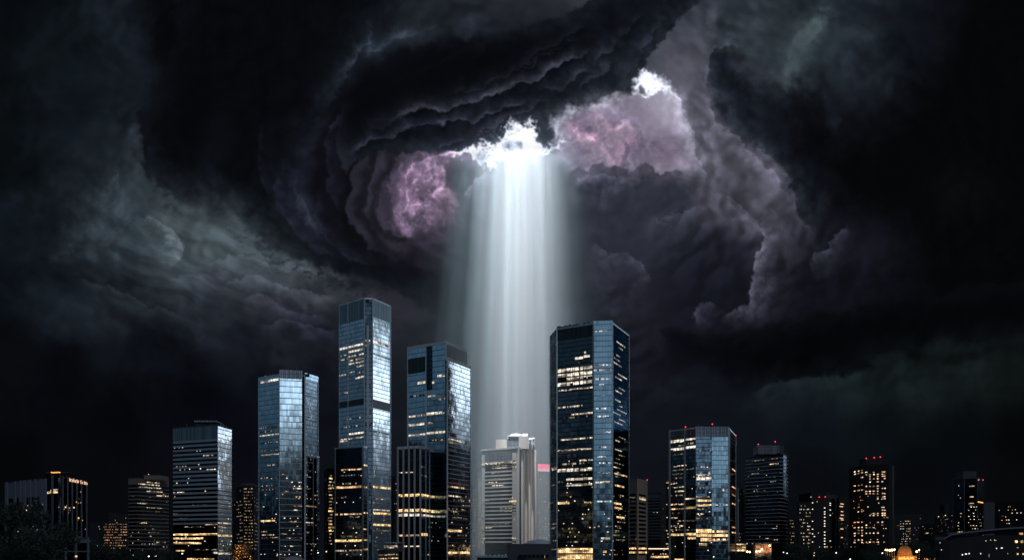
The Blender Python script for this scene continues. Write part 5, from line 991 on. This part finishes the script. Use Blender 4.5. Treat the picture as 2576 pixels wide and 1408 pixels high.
t = Tower('porch_block', 'low dark block with a grey porch beam left of the curved-roof hall', 'building', [(2352, 1352), (2354, 1350), (2392, 1347)], ['black_wall', 'black_wall'], 620, 1, roof='concrete_dark')
mb = MB(); mb.box((xat(2378, 610), 608, zat(1357, 610)), 13, 3, 1.6); mb.build('porch_beam', M('concrete_dark'), t.root); t.specks(1, 1362, 1385, 8, ('dot_dim', 'dot_white'), w=(.3, .5), h=(.3, .5)); t.finish()
# ---- floodlit golden dome
D = 900; r = empty('domed_pavilion', (xat(2280, D), D+4, 0), 'small pavilion with a floodlit golden brown dome near the lower right', 'dome')
p = at(2280, 1397, D); hz = zat(1370, D)-p[2]
mb = MB(); mb.ball((p[0], p[1]+4, p[2]), 5.9, 5.5, hz, 20, 9, True); mb.build('dome', M('dome_gold'), r)
mb = MB(); mb.box((p[0], p[1]+4, 0), 15, 12, p[2]+.1); mb.build('base', M('dome_gold'), r)
for k in range(15):
    mb = MB(); x = xat(2262+k*2.6, D-3); mb.box((x, D-3, zat(1407-random.random()*2, D-3)), .5, .4, random.uniform(.9, 2.6)); mb.build('base_lamp', M('dot_orange'), r)
for px, py, s_ in ((2232, 1382, .6), (2238, 1383, .7), (2244, 1382, .8), (2250, 1381, .6), (2228, 1381, .4), (2306, 1386, .7), (2312, 1382, .5)):
    mb = MB(); mb.ball(at(px, py, D-4), s_, s_, s_, 8, 5); mb.build('flood_lamp', M('flood'), r)
    mb = MB(); q_ = at(px, py, D-4); mb.tube((q_[0], q_[1], 0), (q_[0], q_[1], q_[2]-.5), .1, .08, 5); mb.build('lamp_pole', M('steel'), r)
for px, py, e in ((2246, 1390, 2600), (2310, 1390, 1500), (2278, 1409, 1200)):
    l = bpy.data.lights.new('flood_light', 'POINT'); l.energy = e; l.color = (1., .42, .12); l.shadow_soft_size = .5; o = bpy.data.objects.new('flood_light', l); COL.objects.link(o); o.location = at(px, py, D-9)
# lit kiosks right of the dome
for (x0, x1), lab in (((2320, 2356), 'low kiosk with a row of small orange windows right of the golden dome'), ((2364, 2399), 'low kiosk outlined by a string of orange bulbs, nearest the curved-roof hall')):
    t = Tower('kiosk', lab, 'kiosk', [(x0, 1397.5), (x0+1, 1397), (x1, 1397)], ['black_wall', 'black_wall'], 820, 1)
    if x0 == 2320:
        for k in range(5): t.row(1, 1407, .03+k*.2, .16+k*.2, 'win_orange', 2.)
    else:
        for k in range(12): t.row(1, 1402, k/12, k/12+.05, 'dot_orange', .8)
        for k in range(6): t.row(1, 1408, k/6, k/6+.08, 'dot_orange', 1.4)
    t.finish()
# ---- far left complex
t = Tower('office_complex', 'wide dark office block with pale vertical fins and a small lit rooftop sign', 'building', [(18, 1216), (62, 1211), (116, 1207), (117, 1191), (150, 1188)][:3], ['glass_black', 'glass_black'], 880, 1)
t.belt(t.z1-12, t.z1, 'band_dim', .4, 'upper_band', raw=True)
for u in (.02, .5, .8): t.fin(0, u, 5 if u < .1 else 3.4, 'band_dim', name='wall_fin', proud=1.2)
for u in (.03, .28, .54, .8, .98): t.fin(1, u, 3.4, 'band_dim', name='wall_fin', proud=1.2)
t.row(1, c1(788), .0, .8, 'win_gold', 2.2); t.row(0, c1(790), .55, 1, 'win_gold', 2.2); t.row(1, c1(903), .15, .4, 'win_warm', 1.8); t.row(0, c1(903), .8, .95, 'win_warm', 1.8); t.row(1, c1(903), .85, .98, 'win_warm', 1.6); t.row(0, c1(833), .85, .98, 'win_warm', 1.8); t.row(1, c1(947), .02, .12, 'dot_warm', 1.6); t.row(1, c1(1098), .1, .5, 'win_warm', 1.2); t.row(1, c1(738), .85, .97, 'dot_warm', 1.4)
t.specks(1, 1290, 1330, 8)
w = Tower(None, None, None, [(116, 1190), (146, 1187), (156, 1200), (218, 1213)], ['glass_black', 'glass_black', 'glass_black'], 900, 1, root=t.root, body='side_tower', deep=20)
w.block(116, 172, 1186.5, 903, 16, 'concrete_dark', 'roof_box')
for u in (.02, .2, .38, .57, .76, .98): w.fin(2, u, 1., 'band_dim', name='wall_fin', proud=1.)
w.fin(0, .55, 3, 'band_dim', name='wall_fin'); w.fin(1, .5, 1.5, 'band_dim', name='wall_fin')
for k in range(15):                                        # unreadable lit lettering on the roof edge
    a, b, L, tt, n = w.seg(2); u = .25+k*.05; c = (a[0]+tt[0]*L*u+n[0]*1.2, a[1]+tt[1]*L*u+n[1]*1.2); z0 = w.z1-2.2
    if k in (8, 11): continue
    mb = MB(); hh = 2.3 if k % 3 else 3.
    mb.box((c[0]-.35, c[1], z0), .22, .2, hh)
    if k % 2: mb.box((c[0]+.12, c[1], z0+hh-.3), .7, .2, .3)
    else: mb.box((c[0]+.35, c[1], z0), .22, .2, hh*.8)
    if k % 4 != 1: mb.box((c[0]+.05, c[1], z0+hh*.4), .6, .2, .28)
    mb.build('sign_letter', M('sign_letters'), t.root)
for px in range(130, 152, 4): mb = MB(); mb.ball(at(px, 1187+random.random(), 898), .6, .5, .5, 6, 4); mb.build('roof_lamp', M('dot_orange'), t.root)
w.row(0, c1(762), .4, 1, 'win_cream', 1.6); w.row(0, c1(788), .1, 1, 'win_gold', 1.8)
for y, u in ((820, .55), (822, .72), (885, .1), (888, .25), (878, .43), (905, .03), (1120, .2), (1115, .33), (935, .2), (975, .62), (715, .72)): w.row(2, c1(y)+8, u, u+.06, random.choice(('dot_warm', 'dot_orange', 'dot_dim')), 1.8)
w.row(2, c1(1190)+4, .5, .96, 'win_gold', 1.8); w.specks(2, 1240, 1370, 40, ('dot_dim', 'dot_dim', 'dot_warm')); w.finish(); t.finish()
t = Tower('parking_deck', 'low open pale-framed deck in front of the far left office block', 'building', [(85, 1358), (150, 1357), (222, 1358)], ['glass_black', 'glass_black'], 420, 1, roof='band_dim')
t.belt(t.z1-1., t.z1+.3, 'band_dim', .5, 'deck_edge', raw=True); t.belt(zat(1387, 420), zat(1384, 420), 'band_dim', .5, 'deck_edge', raw=True)
for i, us in ((0, (.3, .98)), (1, (.2, .55, .98))):
    for u in us: t.fin(i, u, .7, 'band_dim', name='column', proud=.6)
t.row(0, 1378, .6, .95, 'win_sparse_cool', .8); t.specks(1, 1390, 1400, 4, w=(.4, .6), h=(.3, .5)); t.finish()
t = Tower('apartment_block', 'distant apartment block draped in tiny orange lights', 'building', [(252, 1318), (256, 1316), (324, 1316)], ['black_wall', 'black_wall'], 1450, 1)
t.grid(1, 1318, 1392, 22, 3.4, .55, ('dot_amber', 'dot_amber', 'dot_dim', 'dot_warm'), w=.45); t.finish()
t = Tower('background_block', 'plain dark box rising behind the orange-lit apartment block', 'building', [(268, 1292), (273, 1290), (328, 1293)], ['black_wall', 'black_wall'], 1700, 1); t.specks(1, 1300, 1318, 10); t.finish()
t = Tower('background_block', 'low faint block to the left of the orange-lit apartments', 'building', [(222, 1316), (226, 1314), (256, 1314)], ['black_wall', 'black_wall'], 1800, 1); t.specks(1, 1318, 1380, 10); t.finish()
t = Tower('banded_tower', 'dim brown banded tower with lit upper floors left of the penthouse-topped office tower', 'tower', [(324, 1204), (344, 1203), (424, 1210)], ['glass_black', 'glass_black'], 1200, 1)
z = t.z1-9
while z > 14:
    t.belt(z-1.3, z, 'band_brown', .35, 'floor_band', raw=True); z -= 4.
t.belt(t.z1-6, t.z1, 'band_brown', .4, 'roof_band', raw=True); t.block(362, 406, 1194.5, 1210, 26, 'band_brown'); t.beacon(374, 1192, 1212, .6, 'dot_orange', 1); t.mast(396, 1191, 1212, t.z1)
for y, a_, b_, m in ((690, .3, .7, 'win_cream'), (712, .05, .7, 'win_cream'), (722, .1, .8, 'win_sparse'), (740, .05, .75, 'win_cream'), (775, .3, .8, 'win_cream'), (810, .6, .98, 'win_warm'), (892, 0, .3, 'win_cream'), (930, .3, .8, 'win_sparse'), (965, .4, .8, 'win_sparse'), (1078, .05, .3, 'win_warm'), (1165, .3, .7, 'win_sparse'), (1258, .5, .9, 'win_sparse'), (1275, .1, .9, 'win_sparse')):
    t.row(1, c1(y)-4, a_, b_, m, 1.7, off=.5)
t.specks(1, 1240, 1385, 60, ('dot_dim', 'dot_dim', 'dot_warm')); t.specks(0, 1240, 1385, 14, ('dot_dim', 'dot_warm')); t.finish()
t = Tower('low_shed', 'low dim blue shed at the foot of the banded brown tower', 'building', [(397, 1383), (399, 1382), (446, 1381)], ['concrete_dark', 'concrete_dark'], 1000, 1); t.finish()
r = empty('small_dome', (xat(737, 900), 905, 0), 'small grey rounded roof at the foot of the faceted blue glass tower', 'dome')
p = at(737, 1409, 900); mb = MB(); mb.ball((p[0], 905, p[2]), 8, 7, zat(1397.5, 900)-p[2], 16, 6, True); mb.build('roof', M('band_grey'), r); mb = MB(); mb.tube((p[0], 905, 0), (p[0], 905, p[2]), 7.8, 7.8, 16); mb.build('wall', M('concrete_dark'), r)
# ---- trees
def leaf_mesh(seed, R, H, n, name='crown'):
    rnd = random.Random(seed); mb = MB(); cl = [(rnd.uniform(-.7, .7)*R, rnd.uniform(-.7, .7)*R, rnd.uniform(.25, .95)*H, rnd.uniform(.28, .5)*R) for _ in range(13)]
    for k in range(n):
        c = rnd.choice(cl); d = Vector((rnd.gauss(0, 1), rnd.gauss(0, 1), rnd.gauss(0, .8))).normalized()*c[3]*rnd.uniform(.6, 1.08)
        p = Vector((c[0], c[1], c[2]))+d; e = Vector((rnd.gauss(0, 1), rnd.gauss(0, 1), rnd.gauss(0, 1))).normalized(); f = e.orthogonal().normalized(); s_ = R*rnd.uniform(.035, .075)
        mb.quad(p-e*s_, p+f*s_*.6, p+e*s_, p-f*s_*.6)
    return mb.mesh(name, M('foliage'))
def trunk_mesh(seed, R, H):
    rnd = random.Random(seed); mb = MB(); mb.tube((0, 0, 0), (0, 0, H*.45), R*.09, R*.06, 7)
    for k in range(5): a = k*1.26+rnd.random(); mb.tube((0, 0, H*(.3+.03*k)), (math.cos(a)*R*.5, math.sin(a)*R*.5, H*(.6+.05*k)), R*.04, R*.015, 5)
    return mb.mesh('trunk', M('bark'))
TREES = [(leaf_mesh(s_, 5, 10, 2600), trunk_mesh(s_, 5, 10)) for s_ in (1, 2, 3)]
def tree(px, ytop, D, w, label, cat='tree', group='dark trees along the bottom', k=0):
    H = zat(ytop, D); r = empty('tree', (xat(px, D), D, 0), label, cat, group); r.scale = (w/10, w/10, H/10); r.rotation_euler.z = px
    for me, nm in zip(TREES[k % 3], ('crown', 'trunk')):
        o = bpy.data.objects.new(nm, me); COL.objects.link(o); o.parent = r
    return r
for i, (px, yt, D, w, lab) in enumerate(((22, 1272, 330, 20, 'tallest black tree at the far left edge in front of the finned office block'), (75, 1318, 320, 17, 'black tree second from the left edge below the finned office block'), (128, 1330, 330, 15, 'rounded black tree between the far left tree and the pale-framed deck'),
    (165, 1338, 470, 13, 'black tree rising just behind the pale-framed deck'), (36, 1360, 240, 15, 'low black tree in the lower left corner'), (245, 1362, 500, 17, 'black tree right of the pale-framed deck'), (288, 1376, 520, 16, 'low black tree below the orange-lit apartments'),
    (335, 1382, 560, 15, 'low black tree at the foot of the brown banded tower'), (372, 1378, 620, 15, 'low dark tree left of the dim blue shed'), (420, 1389, 560, 14, 'low dark bush-like tree in front of the dim blue shed'),
    (1880, 1391, 700, 16, 'low dark tree left of the orange pavilion'), (1946, 1398, 600, 16, 'low bluish tree below the orange pavilion'), (2000, 1368, 900, 24, 'broad dim tree right of the dark striped tower base'), (2035, 1376, 820, 22, 'dim tree below the speckled apartment block'),
    (2085, 1380, 760, 18, 'black tree below the round-cornered block'), (2140, 1378, 760, 20, 'black tree left of the orange-windowed tower base'), (2195, 1382, 740, 18, 'black tree below the orange-windowed tower'), (2262, 1366, 1100, 18, 'dark tree just behind the golden dome, to its left'),
    (2318, 1362, 1050, 20, 'dark tree behind the golden dome, to its right'), (2345, 1372, 780, 16, 'dark tree left of the curved-roof hall'), (1846, 1388, 1000, 14, 'small dark tree at the right foot of the tower with red roof lights'))):
    tree(px, yt, D, w, lab, k=i)
# glowing orange-lit tree between the office tower and the faceted tower
r = tree(609, 1364, 900, 15, 'tree strung with glowing orange lights at the foot of the slender apartment tower', k=1, group=None)
if 'group' in r: del r['group']
H = zat(1364, 900)
mb = MB()
for k in range(70):
    a = random.random()*6.3; rr = random.uniform(3, 7.4); q_ = (r.location[0]+math.cos(a)*rr, 900-abs(math.sin(a))*5, random.uniform(.12, .92)*H); s_ = random.choice((.12, .16, .2, .35)); mb.ball(q_, s_, s_, s_, 5, 3)
o = bpy.data.objects.new('string_lights', mb.mesh('string_lights', M('dot_orange'))); COL.objects.link(o); o.parent = r; bpy.context.view_layer.update(); o.matrix_parent_inverse = r.matrix_world.inverted(); o['kind'] = 'stuff'
l = bpy.data.lights.new('tree_light', 'POINT'); l.energy = 2600; l.color = (1., .3, .06); l.shadow_soft_size = 1; o = bpy.data.objects.new('tree_light', l); COL.objects.link(o); o.location = at(612, 1386, 889)
# ---- street lamps: points of light along the bottom
def street_lamp(px, py, D, mat, label, k, s_=.42):
    p = at(px, py, D); r = empty('street_lamp', (p[0], p[1], 0), label, 'street lamp', 'lit street lamps along the bottom of the city')
    mb = MB(); mb.tube((0, 0, 0), (0, 0, p[2]), .12, .07, 6); mb.tube((0, 0, p[2]-.1), (.9, 0, p[2]+.15), .06, .05, 5); mb.local = True; mb.build('pole', M('concrete_dark'), r)
    mb = MB(); mb.ball((.9, 0, p[2]), s_, s_, s_*.8, 8, 6); mb.local = True; mb.build('lamp_head', M(mat), r)
LAMPS = [(96, 1334, 460, 'lamp_globe', 'white'), (40, 1336, 470, 'dot_dim', 'dim'), (245, 1397, 600, 'lamp_globe', 'white'), (254, 1394, 620, 'dot_orange', 'orange'), (283, 1389, 700, 'lamp_globe', 'white'), (331, 1396, 640, 'lamp_globe', 'white'), (370, 1398, 600, 'lamp_globe', 'white'), (388, 1398, 600, 'lamp_globe', 'white'),
 (455, 1391, 700, 'lamp_globe', 'white'), (185, 1398, 380, 'dot_warm', 'yellow'), (694, 1396, 800, 'dot_warm', 'yellow'), (713, 1394, 800, 'dot_warm', 'yellow'), (752, 1396, 820, 'dot_warm', 'yellow'), (797, 1389, 800, 'lamp_globe', 'white'), (818, 1386, 860, 'lamp_globe', 'white'), (1792, 1399, 800, 'lamp_globe', 'white'),
 (1968, 1388, 900, 'lamp_globe', 'white'), (1977, 1390, 880, 'lamp_globe', 'white'), (2045, 1389, 760, 'dot_warm', 'yellow'), (2044, 1396, 700, 'dot_warm', 'yellow'), (2100, 1389, 740, 'lamp_globe', 'white'), (2135, 1405, 700, 'lamp_globe', 'white'), (2216, 1390, 700, 'lamp_globe', 'white'), (2165, 1383, 800, 'dot_dim', 'dim'), (2245, 1405, 620, 'dot_warm', 'yellow')]
PL = ['below the finned office block', 'beside the black tree at the far left', 'right of the pale-framed deck, leftmost of that cluster', 'right of the pale-framed deck, second of that cluster', 'under the orange-lit apartments', 'at the left foot of the brown banded tower', 'at the right foot of the brown banded tower, first of two', 'at the right foot of the brown banded tower, second of two',
 'left of the gold-windowed office tower', 'under the pale-framed deck', 'at the left foot of the faceted blue tower', 'before the faceted blue tower, left of its rounded roof neighbour', 'just right of the small grey rounded roof', 'right foot of the faceted blue tower', 'below the narrow black block', 'at the foot of the tower with red roof lights',
 'right of the orange pavilion, first of a close pair', 'right of the orange pavilion, second of a close pair', 'below the speckled apartment block, upper one', 'below the speckled apartment block, lower one', 'below the round-cornered block', 'at the bottom edge below the orange-windowed tower', 'between the orange-windowed tower and the golden dome', 'among trees under the orange-windowed tower', 'bottom edge left of the golden dome']
for k, ((px, py, D, mat, cn), pl) in enumerate(zip(LAMPS, PL)): street_lamp(px, py, D, mat, cn+' street lamp '+pl, k)
# ---- the shaft of light: mist under the break in the cloud, lit from above
def mist():
    m = bpy.data.materials.new('mist'); m.use_nodes = True; m.node_tree.nodes.clear(); g = NG(m.node_tree)
    v = g.node('ShaderNodeVolumePrincipled'); v.inputs['Color'].default_value = (.93, .97, 1, 1); v.inputs['Anisotropy'].default_value = 0
    cx = xat(1297, 1480); x, y, z = g.sep(g.node('ShaderNodeTexCoord').outputs['Object'])
    dx = g.m('SUBTRACT', x, cx); dy = g.m('SUBTRACT', y, g.m('MULTIPLY_ADD', z, -.19, 1480.))       # mist thins out away from the slanting shaft
    r = g.m('SQRT', g.m('ADD', g.m('MULTIPLY', dx, dx), g.m('MULTIPLY', dy, dy)))
    g.put(v.inputs['Density'], g.m('MULTIPLY', g.step(r, 150., 35.), .0031))
    g.nt.links.new(v.outputs[0], g.node('ShaderNodeOutputMaterial').inputs['Volume'])
    mb = MB(); mb.tube((cx, 1480, -1), (cx, 1385, zat(390, 1385)), 160, 158, 48)
    tag(mb.build('mist', m), 'column of pale mist glowing in the shaft of light under the break in the clouds', 'mist', kind='stuff')
mist()
def shaft(px, y0, z, half, energy, col, freq, sharp, lo, core, pw, aim):
    """light let through the break: a far lamp whose beam is streaked by the ragged cloud edge and fades out sideways"""
    l = bpy.data.lights.new('break_light', 'SPOT'); l.spot_size = 2*half; l.spot_blend = 1.; l.shadow_soft_size = 1.0; l.color = col; l.energy = energy
    l.use_nodes = True; nt = l.node_tree; nt.nodes.clear(); g = NG(nt)
    tc = g.node('ShaderNodeTexCoord').outputs['Normal']; x, y, zz = g.sep(tc)
    zz = g.m('ABSOLUTE', zz); T = math.tan(half); a = g.m('DIVIDE', g.m('DIVIDE', x, zz), T); b = g.m('DIVIDE', g.m('DIVIDE', y, zz), T)
    r = g.m('SQRT', g.m('ADD', g.m('MULTIPLY', a, a), g.m('MULTIPLY', b, b)))
    n = g.noise(g.xyz(g.m('MULTIPLY', a, freq), g.m('MULTIPLY', b, freq*.22), 3.7), 1., 5, .66)[0]
    s = g.m('ADD', lo, g.m('MULTIPLY', g.step(n, .5-sharp, .5+sharp), 1-lo))
    f = g.m('POWER', 2.718, g.m('MULTIPLY', g.m('POWER', g.m('DIVIDE', r, core), pw), -1.))
    em = g.node('ShaderNodeEmission'); g.put(em.inputs[1], g.m('MULTIPLY', s, f)); nt.links.new(em.outputs[0], g.node('ShaderNodeOutputLight').inputs[0])
    o = bpy.data.objects.new('break_light', l); COL.objects.link(o); o.location = (xat(px, 1480), y0, z)
    o.rotation_euler = (Vector((xat(aim, 1480), 1480, 0))-o.location).to_track_quat('-Z', 'Y').to_euler()
shaft(1310, 1150, 1560, math.radians(4.2), 1.45e9, (.94, .945, 1.), 8.5, .26, .42, .5, 2.2, 1306)
shaft(1311, 1230, 1150, math.radians(9.5), 2.7e8, (.62, .86, .95), 9., .14, .06, .52, 2., 1270)
